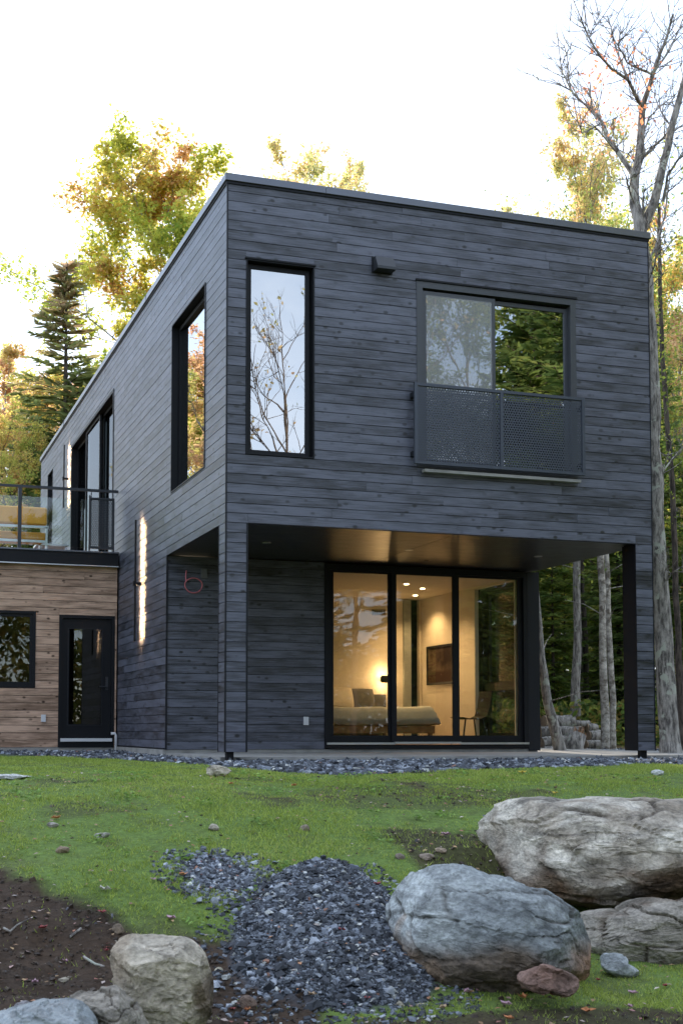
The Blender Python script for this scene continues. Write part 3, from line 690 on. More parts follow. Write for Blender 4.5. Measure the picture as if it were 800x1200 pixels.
# ------------------------------------------------------------------ the cedar wing with the deck on top
wing = empty('cedar_wing', (-2.5, 8, 0), 'low pale cedar clad wing with a black door and a flat deck roof', 'building')
YW = 6.4; TW = FACE(YW)
HW = (-2.9, -1.302, .903, 2.10); HDo = (-.936, -.052, -1, 2.058)
JW = []; clad(TW, -9, -.018, -.03, 2.86, [HW, HDo], lambda a, b: 1, 1.6, 4.0, store=JW, pitch=.116)
emit_boards(JW, wing, M['cedar'], 'cedar_board', 300)
MB().box(-.045, -.022, YW-.006, YW+.019, -.03, 2.058).build('cedar_trim', M['cedar'], wing)
w = MB(); wall(w, TW, -9, -.02, -.03, 2.84, .021, .2, [HW, HDo]); w.box(-9, -.02, 12.3, 12.5, -.03, 2.84); w.box(-9, -8.8, 6.62, 12.29, -.03, 2.84); w.build('wall_sheathing', M['trim'], wing)
MB().box(-9.02, -.005, YW+.002, 12.5, -.5, -.032).build('foundation', M['concrete'], wing)
fa = MB(); fa.box(-9.05, -.02, 6.30, 6.36, 2.845, 3.05); fa.box(-9.05, -.02, 6.361, 6.399, 2.90, 3.0); fa.build('deck_fascia', M['blackframe'], wing)
MB().box(-9.06, -.02, 6.27, 6.38, 3.052, 3.075).build('deck_edge', M['cap'], wing); MB().box(-9.05, -.02, 6.285, 6.299, 2.835, 2.85).build('drip_or_shadow_edge', M['alu'], wing)
for i in range(28): MB().box(-9, -.022, 6.385+i*.145, 6.385+i*.145+.139, 3.05, 3.078, random.random()).build('deck_board', M['cedar'], wing)
MB().box(-9, -.021, 6.62, 12.5, 2.86, 3.04).build('roof', M['trim'], wing)
fW = window(TW, HW, wing, glass('window_glass', .05, 1.0, (.8, .8, .75)), [(-2.86, -2.12, .94, 2.06, .04), (-2.14, -1.34, .94, 2.06, .04)], M['blackframe'], fw_=.04)
MB().box(-8.7, -3.3+.0, 6.62, 11, 2.5, 2.6).build('wing_ceiling', M['wall_up'], wing); MB().box(-8.7, -.1, 9.3, 9.4, -.02, 2.8).build('wing_partition', plain('brown_wall', (.2, .14, .08), .8), wing)
MB().box(-8.7, -.1, 6.6, 9.3, -.03, -.005).build('wing_floor', M['floor_in'], wing)
# the black glazed door
df = MB(); df.obox(TW, -.936, -.888, -.012, .14, .0, 2.058); df.obox(TW, -.10, -.052, -.012, .14, .0, 2.058); df.obox(TW, -.888, -.10, -.012, .14, 2.01, 2.057); df.obox(TW, -.936, -.052, -.014, .14, -.031, .055)
dfo = df.build('door_frame', M['blackframe'], wing)
dl = MB(); a, b_, c, d = -.886, -.102, .10, 2.008; ga, gb, gc, gd = -.79, -.235, .31, 1.86
dl.obox(TW, a, ga, .03, .075, c, d); dl.obox(TW, gb, b_, .03, .075, c, d); dl.obox(TW, ga, gb, .03, .075, c, gc); dl.obox(TW, ga, gb, .03, .075, gd, d)
dlo = dl.build('door', M['blackframe'], wing)
e = MB(); e.obox(TW, ga, gb, .045, .053, gc, gd); e.build('pane', glass('door_pane', .06, 1.0, (.35, .35, .33)), dlo)
bd = MB(); bd.obox(TW, ga, ga+.02, .022, .03, gc, gd); bd.obox(TW, gb-.02, gb, .022, .03, gc, gd); bd.obox(TW, ga+.02, gb-.02, .022, .03, gc, gc+.02); bd.obox(TW, ga+.02, gb-.02, .022, .03, gd-.02, gd); bd.build('glazing_bead', M['trim'], dlo)
hd = MB(); hd.obox(TW, -.185, -.145, .02, .03, .88, 1.09); hd.tube([(-.165, YW+.02, .93), (-.165, YW-.02, .93), (-.29, YW-.025, .93)], .010, 8); hd.build('door_handle', M['metal'], dlo)
e = MB(); e.obox(TW, -.90, -.09, -.06, -.0145, .062, .112); e.build('door_sill', M['white'], wing)
plate('outlet_cover', TW, -1.166, .424, .072, .115, M['white'], 'white outlet cover low on the cedar wall left of the black door', 'outlet', .03)
# guard rail on the deck
gr_ = empty('deck_guardrail', (-3, 6.33, 3.075), 'black metal deck guardrail with clear glass infill above the cedar wing', 'railing')
MB().box(-9.0, -.03, 6.31, 6.36, 4.035, 4.075).build('top_rail', M['metal'], gr_)
for x in (-1.58, -3.2, -4.8, -6.4): MB().box(x-.028, x+.028, 6.315, 6.355, 3.075, 4.034).build('post', M['metal'], gr_)
for (a, b_) in ((-1.54, -.51), (-3.16, -1.62), (-4.76, -3.24)): MB().box(a, b_, 6.330, 6.338, 3.13, 3.90).build('glass_panel', M['glass_rail'], gr_)
pm = MB(); pm.box(-.50, -.475, 6.315, 6.35, 3.08, 3.97); pm.box(-.115, -.09, 6.315, 6.35, 3.08, 3.94); pm.box(-.475, -.115, 6.315, 6.35, 3.915, 3.94); pm.box(-.475, -.115, 6.315, 6.35, 3.12, 3.145); pm.build('panel_frame', M['metal'], gr_)
perforated(FACE(6.333), -.475, -.115, 3.145, 3.915, .033, .010, 0).build('perforated_panel', M['metal'], gr_)
MB().box(-.47, -.455, 6.32, 6.345, 3.94, 4.034).build('rail_bracket', M['metal'], gr_)
def deck_bench(x0, x1, y, label):
    r = empty('outdoor_sofa', ((x0+x1)/2, y, 3.078), label, 'outdoor sofa')
    MB().box(x0, x1, y, y+.10, 3.66, 3.96).build('back_cushion', M['yellow'], r, bevel=.03)
    MB().box(x0, x1, y+.10, y+.7, 3.42, 3.55).build('seat_cushion', M['yellow'], r, bevel=.03)
    f = MB(); f.box(x0, x1, y-.03, y, 3.36, 3.40); f.box(x0-.02, x1+.02, y-.04, y-.001, 3.60, 3.64); f.build('sofa_frame', M['alu'], r)
    for x in (x0, x1-.03): MB().box(x, x+.035, y-.04, y-.0, 3.078, 3.62).build('leg', M['alu'], r)
    for x in (x0, x1-.03): MB().box(x, x+.035, y+.66, y+.7, 3.078, 3.42).build('leg', M['alu'], r)
deck_bench(-2.6, -.985, 7.6, 'yellow cushioned outdoor sofa with white metal frame on the deck')
tb = empty('deck_table', (-.75, 9.0, 3.078), 'small low table standing on the deck by the sliding doors', 'table')
MB().box(-1.0, -.45, 8.8, 9.3, 3.50, 3.53).build('table_top', M['alu'], tb)
for x in (-.97, -.5):
    for y in (8.83, 9.25): MB().box(x, x+.03, y, y+.03, 3.078, 3.5).build('leg', M['alu'], tb)

# ------------------------------------------------------------------ trees
def rand_unit(n):
    v = rng.normal(size=(n, 3)); return v/np.linalg.norm(v, axis=1, keepdims=True)
def leaf_quads(C, size, cols, up=.5, narrow=.55):
    """C centres (n,3) -> folded diamond leaves"""
    n = len(C); nrm = rand_unit(n)+np.array([0, 0, up]); nrm /= np.linalg.norm(nrm, axis=1, keepdims=True)
    t = rand_unit(n); t -= (t*nrm).sum(1, keepdims=True)*nrm; t /= np.linalg.norm(t, axis=1, keepdims=True); b = np.cross(nrm, t)
    s = (size*rng.uniform(.6, 1.35, n))[:, None]
    V = np.empty((n, 4, 3)); V[:, 0] = C-t*s; V[:, 1] = C+b*s*narrow+nrm*s*.15; V[:, 2] = C+t*s; V[:, 3] = C-b*s*narrow+nrm*s*.15
    F = np.arange(n*4).reshape(n, 4); return V.reshape(-1, 3), F, np.repeat(cols, 4, axis=0)
def palette(n, key, pal, jit=.18):
    """key in 0..1 -> colours interpolated along pal, with jitter of value"""
    pal = np.array(pal); x = np.clip(key, 0, .999)*(len(pal)-1); i = x.astype(int); f = (x-i)[:, None]
    c = pal[i]*(1-f)+pal[np.minimum(i+1, len(pal)-1)]*f
    return np.clip(c*(1+jit*rng.normal(size=(n, 1))), .003, .9)
def deciduous(seed, H, r0, cb, spread, nmain, leaves, lsize, pal, el=(25, 65), dens=1.0, lean=(0, 0), subs=5, twigs=3, keyup=.35, crown_pow=1.0):
    rd = random.Random(seed); wood_ = MB(); cen = []
    tr = [Vector((lean[0]*t+.05*H*.2*math.sin(3*t+seed), lean[1]*t+.05*H*.2*math.cos(2.3*t+seed), H*t)) for t in np.linspace(0, 1, 11)]
    wood_.tube(tr, [r0*(1.25 if i == 0 else 1)*(1-i/10.6)+.006 for i in range(11)], 8)
    def pos(t): i = min(int(t*10), 9); return tr[i].lerp(tr[i+1], t*10-i)
    def branch(p, d, L_, r, lvl, key):
        pts = [p]; n = 5 if lvl == 0 else 3; q = p.copy(); dd = d.copy()
        for i in range(n):
            dd = (dd+Vector((rd.gauss(0, .16), rd.gauss(0, .16), rd.gauss(.06, .10)))).normalized(); q = q+dd*L_/n; pts.append(q.copy())
        wood_.tube(pts, [r*(1-.85*i/n)+.003 for i in range(n+1)], 5 if lvl == 0 else 3, cap=False)
        if lvl < 2:
            for k_ in range(subs if lvl == 0 else twigs):
                t = rd.uniform(.25, 1) if lvl == 0 else rd.uniform(.3, 1); j = min(int(t*n), n-1); pp = pts[j].lerp(pts[j+1], t*n-j)
                nd = (dd+Vector((rd.gauss(0, .7), rd.gauss(0, .7), rd.gauss(.15, .4)))).normalized()
                branch(pp, nd, L_*rd.uniform(.32, .55), r*.45, lvl+1, key+rd.gauss(0, .12))
        if lvl >= 1:
            for t in (.5, .8, 1.0): j = min(int(t*n), n-1); cen.append((*pts[j].lerp(pts[j+1], t*n-j), key, L_))
    for i in range(nmain):
        t = cb+(1-cb)*(i+.5)/nmain; u = (t-cb)/(1-cb)
        az = i*2.39996+rd.uniform(-.4, .4); e = R(el[0]+(el[1]-el[0])*u+rd.uniform(-8, 8))
        L_ = spread*(math.sin(math.pi*min(1, .16+.86*(1-u)**crown_pow))*.85+.15)*rd.uniform(.7, 1.15)
        branch(pos(t*.985), Vector((math.cos(az)*math.cos(e), math.sin(az)*math.cos(e), math.sin(e))), L_, r0*(1-t)*.5+.015, 0, rd.uniform(.1, .9)*(1-keyup)+keyup*u)
    crown = None
    if leaves:
        cen = np.array(cen); ix = rng.integers(0, len(cen), leaves); c = cen[ix]
        P = c[:, :3]+rng.normal(size=(leaves, 3))*(c[:, 4:5]*.11+lsize*.9)
        key = np.clip(c[:, 3]+rng.normal(size=leaves)*.13, 0, 1)
        v, f, cc = leaf_quads(P, lsize, palette(leaves, key, pal)); crown = np_mesh('crown', v, f, colors=cc)
    me = bpy.data.meshes.new('trunk'); me.from_pydata(wood_.v, [], wood_.f); me.polygons.foreach_set('use_smooth', [True]*len(me.polygons)); me.update()
    return me, crown
def conifer(seed, H, r0, cb, spread, pal, dens=1.0, droop=.25, needle=.16, top_key=0.0):
    rd = random.Random(seed); w_ = MB()
    w_.tube([(0, 0, H*t) for t in np.linspace(0, 1, 7)], [r0*(1-t)+.008 for t in np.linspace(0, 1, 7)], 7)
    C = []; D = []; K = []; z = H*cb
    while z < H*.985:
        u = (z/H-cb)/(1-cb); L0 = spread*(1-u)**.85+.12
        for k_ in range(rd.choice((4, 5, 6))):
            az = rd.uniform(0, 6.283); L_ = L0*rd.uniform(.55, 1.12); el = R(-12+45*u+rd.uniform(-10, 10)); dr = droop*(1-u)
            d = Vector((math.cos(az), math.sin(az), math.tan(el))); pts = [Vector((0, 0, z))+d*(L_*t)+Vector((0, 0, -dr*L_*t*t+dr*.6*L_*t**4)) for t in (0, .33, .66, 1)]
            w_.tube(pts, [.022*(1-u)+.008, .015, .009, .004], 3, cap=False); key = rd.random()
            n = max(5, int(26*dens*L_)); side = Vector((-math.sin(az), math.cos(az), 0))
            for i in range(n):
                t = .12+.88*(i+rd.random())/n; p = Vector((0, 0, z))+d*(L_*t)+Vector((0, 0, -dr*L_*t*t+dr*.6*L_*t**4))
                s_ = rd.choice((-1, 1)); wd = .42*L_*(1-t)*.9+.10
                o = rd.random()*wd; C.append(p+side*s_*o+Vector((0, 0, -.12*o+rd.gauss(0, .03)))); D.append((side*s_*.8+d*.7+Vector((0, 0, rd.uniform(-.45, .05)))).normalized()); K.append((.55*key+.45*rd.random())*(1-.75*top_key)+top_key*1.25*max(0, u-.25))
        z += rd.uniform(.16, .34)*(1-.3*u)*H/13
    C = np.array([tuple(x) for x in C]); D = np.array([tuple(x) for x in D]); n = len(C); K = np.clip(np.array(K), 0, 1)
    nr = rand_unit(n)+np.array([0, 0, 1.2]); b = np.cross(D, nr); b /= np.linalg.norm(b, axis=1, keepdims=True)+1e-9; s_ = (needle*rng.uniform(.7, 1.4, n))[:, None]
    V = np.empty((n, 4, 3)); V[:, 0] = C-D*s_; V[:, 1] = C+b*s_*.28; V[:, 2] = C+D*s_*1.1; V[:, 3] = C-b*s_*.28
    crown = np_mesh('crown', V.reshape(-1, 3), np.arange(4*n).reshape(n, 4), colors=np.repeat(palette(n, K, pal), 4, axis=0))
    me = bpy.data.meshes.new('trunk'); me.from_pydata(w_.v, [], w_.f); me.polygons.foreach_set('use_smooth', [True]*len(me.polygons)); me.update()
    return me, crown
def place_tree(kind, protos, x, y, s, label, cat='tree', group=None, bk='bark', rz=None, name=None, z=None, sxy=1.0):
    z = g1(x, y)-.05 if z is None else z
    o = empty(name or kind, (x, y, z), label, cat, group, rz=random.uniform(0, 6.28) if rz is None else rz); o.scale = (s*sxy, s*sxy, s)
    t, c = protos
    tm = bpy.data.objects.new('trunk', t); col.objects.link(tm); tm.parent = o
    if not t.materials: t.materials.append(M[bk])
    if c is not None:
        if not c.materials: c.materials.append(M['leaf'])
        cm = bpy.data.objects.new('crown', c); col.objects.link(cm); cm.parent = o; cm['kind'] = 'stuff'
    return o
GY = [(.22, .30, .05), (.38, .42, .07), (.50, .50, .10), (.52, .42, .10), (.52, .30, .13)]
YO = [(.24, .30, .06), (.42, .43, .10), (.54, .44, .13), (.55, .34, .15)]
OR = [(.34, .38, .12), (.50, .46, .17), (.58, .42, .22), (.56, .34, .22)]
GR = [(.07, .11, .03), (.12, .17, .035), (.20, .25, .04), (.32, .33, .06)]
CO = [(.08, .13, .045), (.12, .18, .055), (.19, .25, .07), (.30, .32, .10)]
CR = [(.06, .10, .035), (.11, .16, .05), (.20, .22, .08), (.46, .30, .20)]
P = {}
P['maple'] = deciduous(3, 18, .20, .25, 4.2, 34, 70000, .080, GY, (30, 72), subs=6, twigs=4, crown_pow=.9)
P['green'] = deciduous(5, 15, .15, .22, 3.6, 24, 24000, .066, GR, (20, 65))
P['gold'] = deciduous(6, 14, .14, .18, 3.4, 24, 26000, .062, YO, (20, 65))
P['orange'] = deciduous(8, 12, .13, .15, 3.2, 22, 24000, .062, OR, (20, 65))
P['mixed'] = deciduous(9, 16, .15, .3, 3.4, 24, 26000, .062, GY, (25, 70))
P['sparse'] = deciduous(12, 14, .10, .35, 3.0, 24, 20000, .058, [(.30, .38, .14), (.45, .48, .2), (.55, .5, .2), (.62, .42, .22)], (35, 75))
P['bare'] = deciduous(13, 17, .16, .35, 4.2, 20, 260, .10, OR, (30, 70), subs=6, twigs=4)
P['spruce'] = conifer(21, 14, .14, .05, 2.5, CO)
P['fir'] = conifer(22, 12, .12, .02, 2.2, [(.08, .13, .04), (.13, .19, .05), (.20, .26, .06), (.32, .32, .09)], droop=.4)
P['litfir'] = conifer(24, 11, .10, .02, 2.3, [(.10, .17, .04), (.18, .26, .06), (.30, .36, .09), (.46, .42, .13)], droop=.35)  # fir again, with sunlight painted into a lighter needle palette
P['rusty'] = conifer(23, 15, .14, .08, 2.5, CR, dens=.9, top_key=.62)

def at_px(px, Y): return along(px, Y), Y
def top_scale(proto_h, py, x, y): return (zat(py, x, y)-g1(x, y))/proto_h
# left, behind the house and the deck
x, y = at_px(188, 28); place_tree('maple_tree', P['maple'], x, y, top_scale(18, 128, x, y)*.83, 'tall maple with yellow green leaves turning orange rising behind the roof edge', rz=1.0, sxy=1.14)
x, y = at_px(72, 26); place_tree('spruce_tree', P['rusty'], x, y, top_scale(15, 290, x, y), 'narrow dark conifer with rusty top left of the tall maple', bk='darkbark', rz=.3, sxy=1.55)
x, y = at_px(12, 33); place_tree('maple_tree', P['orange'], x, y, top_scale(12, 470, x, y)*.92, 'orange leaved tree at the left edge beyond the deck')
x, y = at_px(112, 33); place_tree('maple_tree', P['orange'], x, y, top_scale(12, 430, x, y)*.92, 'orange leaved tree between the rusty conifer and the tall maple')
x, y = at_px(268, 34); place_tree('maple_tree', P['mixed'], x, y, top_scale(16, 235, x, y)*.93, 'orange tipped crown peeking over the front corner of the roof', sxy=.8)
x, y = at_px(352, 42); place_tree('maple_tree', P['sparse'], x, y, top_scale(14, 185, x, y)*.93, 'thin pale yellow crown showing just above the front roof line')
x, y = at_px(405, 44); place_tree('maple_tree', P['sparse'], x, y, top_scale(14, 205, x, y)*.93, 'faint thin crown right of the pale yellow one above the roof', sxy=.6)
GL = 'trees beyond the deck'
for px, Y, k_, py, lb in ((-10, 24, 'gold', 520, 0), (40, 30, 'gold', 480, 0), (-45, 30, 'fir', 430, 1), (28, 24, 'fir', 560, 1), (60, 40, 'orange', 470, 2), (-80, 36, 'rusty', 380, 1), (100, 44, 'gold', 500, 0), (5, 46, 'orange', 450, 2), (-30, 50, 'gold', 440, 0), (45, 55, 'fir', 480, 1)):
    x, y = at_px(px, Y); h_ = {'gold': 14, 'fir': 12, 'orange': 12, 'rusty': 15}[k_]
    place_tree('forest_tree', P[k_], x, y, top_scale(h_, py, x, y), ('golden leaved forest tree standing low beyond the deck railing', 'green conifer standing low beyond the deck railing', 'orange leaved forest tree standing low beyond the deck railing')[lb], group=GL+(' golden', ' conifer', ' orange')[lb], bk='darkbark')
# trees reflected in the side windows, far to the left
for x, y, k_, s_ in ((-9, 34, 'orange', 1.2), (-14, 30, 'mixed', 1.0), (-11, 44, 'maple', .8), (-17, 40, 'fir', 1.1), (-8, 22, 'orange', .7), (-15, 18, 'gold', .9), (-20, 24, 'green', 1.0)):
    place_tree('forest_tree', P[k_], x, y, s_, 'forest tree far left of the house, out beyond the deck', group='forest left of the deck', bk='darkbark')

# right side: the big grey trunk with its traced limbs
bx, by = 7.08, 1.85; bz = g1(bx, by)
big = empty('maple_tree', (bx, by, bz-.05), 'tall nearly bare tree with lichen spotted grey trunk right of the house', 'tree')
def PT(px, py, dy=0.0):
    Y = by+dy; X = along(px, Y); return (X, Y, zat(py, X, Y))
tm = MB()
def limb(pts, r0, r1, n=7, dy=(0, 0)):
    m_ = len(pts); P_ = [PT(a, b, dy[0]+(dy[1]-dy[0])*i/(m_-1)) for i, (a, b) in enumerate(pts)]
    # refine with small kinks
    Q = [Vector(P_[0])]
    for i in range(m_-1):
        a, b = Vector(P_[i]), Vector(P_[i+1]); L_ = (b-a).length
        for t in (.5, 1.0): Q.append(a.lerp(b, t)+Vector((random.gauss(0, 1), random.gauss(0, 1), 0))*L_*(.02 if t < 1 else 0))
    k_ = len(Q)-1; tm.tube(Q, [r0+(r1-r0)*(i/k_)**.8 for i in range(k_+1)], n, cap=False); return Q
px2m = dist(bx, by)/1500
trunk = limb([(786, 893), (784, 860), (781, 800), (779, 740), (775, 680), (771, 600), (768, 520), (770, 450), (768, 380), (765, 320), (759, 262)], 12.5*px2m, 8*px2m, 12)
tm.tube([PT(786, 897), PT(786, 885), PT(784, 868)], [18*px2m, 14*px2m, 12*px2m], 12)
A_ = limb([(759, 262), (752, 225), (753, 190), (760, 150), (763, 105)], 7.5*px2m, 4*px2m, 8, (0, .2))
B_ = limb([(761, 255), (775, 225), (786, 180), (798, 130), (812, 80), (828, 20)], 6.5*px2m, 3*px2m, 8, (0, -.4))
tips = []
for pts, r0, r1, dy in (
    ([(752, 190), (735, 165), (722, 145), (714, 124), (697, 105), (677, 85), (660, 76)], 3.6, .7, (0, .8)),
    ([(714, 124), (703, 110), (699, 82)], 1.6, .5, (.5, .9)),
    ([(677, 85), (674, 62), (673, 35)], 1.1, .3, (.7, 1.1)), ([(677, 85), (668, 65), (664, 45)], .9, .3, (.7, .6)),
    ([(763, 105), (758, 98), (746, 72), (726, 58), (712, 42), (700, 20), (690, -5)], 2.8, .8, (.2, -.5)),
    ([(746, 72), (738, 50), (730, 25), (722, -8)], 2.0, .7, (0, .3)),
    ([(763, 105), (772, 80), (778, 60), (785, 40), (795, 15), (802, -10)], 3.6, 1.2, (.2, -.4)),
    ([(778, 62), (790, 45), (802, 25), (815, 0)], 2, .7, (.1, .6)), ([(775, 65), (760, 58), (745, 50), (735, 30), (738, 5)], 1.6, .5, (.1, -.8)),
    ([(753, 190), (765, 165), (780, 150), (795, 140), (815, 125)], 2.6, .9, (0, .5)), ([(765, 165), (762, 145), (770, 120), (790, 100), (805, 88)], 1.8, .5, (.2, .8)),
    ([(786, 222), (792, 190), (805, 170), (820, 160)], 2.2, .8, (-.2, -.8)), ([(762, 250), (762, 225), (765, 205)], 1.3, .4, (0, -.3)),
    ([(752, 225), (744, 200), (742, 190)], 1.4, .6, (0, -.4)), ([(735, 165), (722, 150), (705, 130), (690, 138), (684, 120)], 1.4, .4, (.2, -.5)),
    ([(763, 315), (770, 290), (780, 265), (788, 240), (795, 190)], 2.2, .8, (0, .3)), ([(766, 330), (775, 300), (785, 255)], 1.8, .6, (0, -.6)), ([(700, 20), (705, 5), (716, -15)], .9, .4, (-.5, -.2)),
    ([(798, 130), (785, 110), (783, 85)], 1.5, .5, (-.2, .3)), ([(772, 560), (788, 540), (806, 520)], 1.4, .6, (0, .4)), ([(776, 690), (790, 670), (815, 655)], 1.2, .5, (0, -.4))):
    tips.append(limb(pts, r0*px2m, r1*px2m, 5, dy))
allp = []
for Q in tips+[A_[4:], B_[4:]]:
    for i in range(1, len(Q)):
        for k_ in range(2):
            p = Q[i-1].lerp(Q[i], random.random()); d = (Q[i]-Q[i-1]).normalized()
            nd = (d+Vector((random.gauss(0, .7), random.gauss(0, .7), random.gauss(.2, .4)))).normalized(); L_ = random.uniform(.25, .75)
            pts = [p]; 
            for t in range(3): nd = (nd+Vector((random.gauss(0, .18), random.gauss(0, .18), random.gauss(.05, .15)))).normalized(); pts.append(pts[-1]+nd*L_/3)
            tm.tube(pts, [.009, .007, .005, .0035], 3, cap=False); allp.append(pts[-1])
            for t in range(2):
                n2_ = (nd+Vector((random.gauss(0, .8), random.gauss(0, .8), random.gauss(.2, .5)))).normalized(); q = pts[random.choice((1, 2))]; tm.tube([q, q+n2_*L_*.25, q+(n2_+Vector((0, 0, .3)))*L_*.5], [.006, .0045, .003], 3, cap=False); allp.append(q+n2_*L_*.5)
tm.build('trunk', M['bark'], big, smooth=True)
# a few remaining orange leaves on it
cl = [PT(*q, d_) for q, d_ in (((728, 35), -.2), ((712, 75), .3), ((722, 55), 0), ((717, 64), .2), ((733, 133), -.2), ((745, 125), .2), ((698, 97), .4), ((760, 70), .1), ((765, 80), 0), ((695, 115), 0), ((755, 115), 0))]
c = np.array([cl[i % len(cl)] for i in range(330)])+rng.normal(size=(330, 3))*[.15, .25, .14]
v, f, cc = leaf_quads(c-np.array([bx, by, bz-.05]), .034, palette(330, rng.random(330), [(.62, .30, .16), (.6, .22, .10), (.5, .2, .12)])); o = link_mesh('crown', np_mesh('crown', v, f, colors=cc), M['leaf'], big, kind='stuff')
x, y = at_px(686, 12); place_tree('birch_tree', P['sparse'], x, y, top_scale(14, 150, x, y)*.95, 'pale thin tree with faded green and orange leaves over the right roof end', bk='birch', rz=.5, sxy=.75)
# forest behind the porch and to the right of the house
for px, Y, k_, py, lb, sxy in ((780, 16, 'gold', 330, 'golden tree filling the gap right of the house behind the grey trunk', 1), (800, 12, 'orange', 400, 'low orange tree at the right edge beside the grey trunk', 1),
    (765, 22, 'mixed', 300, 'yellow green tree just past the right corner of the house', 1), (810, 9, 'green', 560, 'young green tree low at the right edge of the yard', .9)):
    x, y = at_px(px, Y); h_ = {'gold': 14, 'orange': 12, 'mixed': 16, 'green': 15}[k_]; place_tree('maple_tree', P[k_], x, y, top_scale(h_, py, x, y), lb, bk='darkbark', sxy=sxy)
rf = random.Random(5)
for px, Y in ((556, 13), (572, 11.5), (588, 13.5), (603, 12)):
    x, y = at_px(px, Y); place_tree('fir_tree', P['fir'], x, y, .62+.01*(px % 7), 'fir seen through the bedroom side window', group='firs seen through the bedroom', bk='darkbark')
for i in range(44):
    px = rf.uniform(600, 900); Y = 9.5+rf.random()**1.2*38; k_ = rf.choice(('spruce', 'fir', 'fir', 'spruce', 'green', 'gold', 'spruce', 'mixed')) if Y > 14 else rf.choice(('spruce', 'fir'))
    if i < 14: px = 615+i*9.5; Y = 12.5+(i*7 % 5)*2.1; k_ = ('litfir', 'gold', 'litfir', 'mixed', 'spruce')[i % 5]
    x, y = at_px(px, Y); s_ = rf.uniform(.42, .60)*(1+(Y-13)*.012) if px < 748 else rf.uniform(.5, .72)
    lb, gp = {'spruce': ('dark spruce in the forest behind the open porch', 'dark spruces'), 'litfir': ('fir with sunlit yellow green painted into its needles behind the porch', 'firs painted sunlit'), 'fir': ('mid green fir with low branches in the forest behind the porch', 'green firs'), 'green': ('green broadleaf tree in the forest behind the porch', 'green broadleaf trees'), 'gold': ('yellow leaved tree in the forest behind the porch', 'yellow trees'), 'mixed': ('yellow green tree deep in the forest behind the porch', 'yellow green trees')}[k_]
    place_tree({'spruce': 'spruce_tree', 'fir': 'fir_tree', 'litfir': 'fir_tree'}.get(k_, 'forest_tree'), P[k_], x, y, s_, lb, group=gp+' behind the porch', bk='darkbark')
# single trunks seen under the porch
def stem_tree(pts, Y, r, label, bk, dY=0.0, name='forest_tree', H=9, leafy=True):
    x0 = along(pts[0][0], Y); z0 = g1(x0, Y)-.1; o = empty(name, (x0, Y, z0), label, 'tree')
    Q = [(x0, Y, z0)]+[(along(a, Y), Y+dY*i, zat(b, along(a, Y), Y)) for i, (a, b) in enumerate(pts[1:], 1)]
    last = Vector(Q[-1]); d = (last-Vector(Q[-2])).normalized(); 
    while last.z < H: last = last+(d+Vector((random.gauss(0, .05), random.gauss(0, .05), .2))).normalized()*1.1; Q.append(tuple(last))
    n = len(Q); mb = MB(); R_ = [r*(1.25 if i == 0 else 1)*(1-.75*i/n)+.01 for i in range(n)]; QQ = []; RR = []
    for i in range(n-1):
        for t in (0, .5): QQ.append(Vector(Q[i]).lerp(Vector(Q[i+1]), t)+Vector((random.gauss(0, .012), 0, 0))); RR.append((R_[i]*(1-t)+R_[i+1]*t)*random.uniform(.93, 1.07))
    mb.tube(QQ, RR, 9, cap=False)
    for k_ in range(4):
        j = random.randrange(2, len(QQ)-1); a = random.uniform(0, 6.28); L_ = random.uniform(.3, 1.3); p = QQ[j]; q = p+Vector((math.cos(a)*L_, math.sin(a)*L_, random.uniform(-.1, .6)*L_)); mb.tube([p, p.lerp(q, .5)+Vector((0, 0, .06)), q], [.009, .006, .003], 4, cap=False)
    mb.build('trunk', M[bk], o, smooth=True)
    if not leafy: return
    cpts = np.array([tuple(QQ[random.randrange(len(QQ)//2, len(QQ))]) for _ in range(3200)])-np.array([x0, Y, z0])+rng.normal(size=(3200, 3))*[.9, .9, .6]
    v, f, cc = leaf_quads(cpts, .036, palette(3200, rng.random(3200), GR)); link_mesh('crown', np_mesh('crown', v, f, colors=cc), M['leaf'], o, kind='stuff')
stem_tree([(657, 884), (648, 845), (638, 800), (634, 770), (630, 700), (624, 640)], 4.2, .08, 'grey trunk leaning left beside the stacked logs', 'bark', H=3.1, leafy=False)
stem_tree([(672, 872), (676, 800), (677, 740), (677, 690), (679, 640), (680, 560)], 8.6, .085, 'straight grey trunk standing behind the log pile under the porch', 'bark')
stem_tree([(709, 884), (708, 800), (707, 720), (707, 660), (706, 600)], 6.0, .062, 'pale birch trunk left of the right corner post', 'birch')
stem_tree([(717, 884), (717, 820), (716, 760), (714, 700), (712, 640)], 6.6, .05, 'thinner pale birch trunk touching the other birch', 'birch')
stem_tree([(700, 872), (698, 800), (697, 740), (697, 690), (696, 640)], 13, .07, 'thin reddish trunk lit by sun between the grey trunk and the birches', 'darkbark')
stem_tree([(688, 872), (688, 800), (686, 740), (684, 690), (684, 640)], 12, .055, 'slim brown trunk just right of the grey trunk', 'darkbark')
stem_tree([(797, 880), (797, 800), (795, 740), (794, 650), (792, 560)], 5.0, .055, 'slim sapling stem at the right edge past the big tree', 'darkbark')
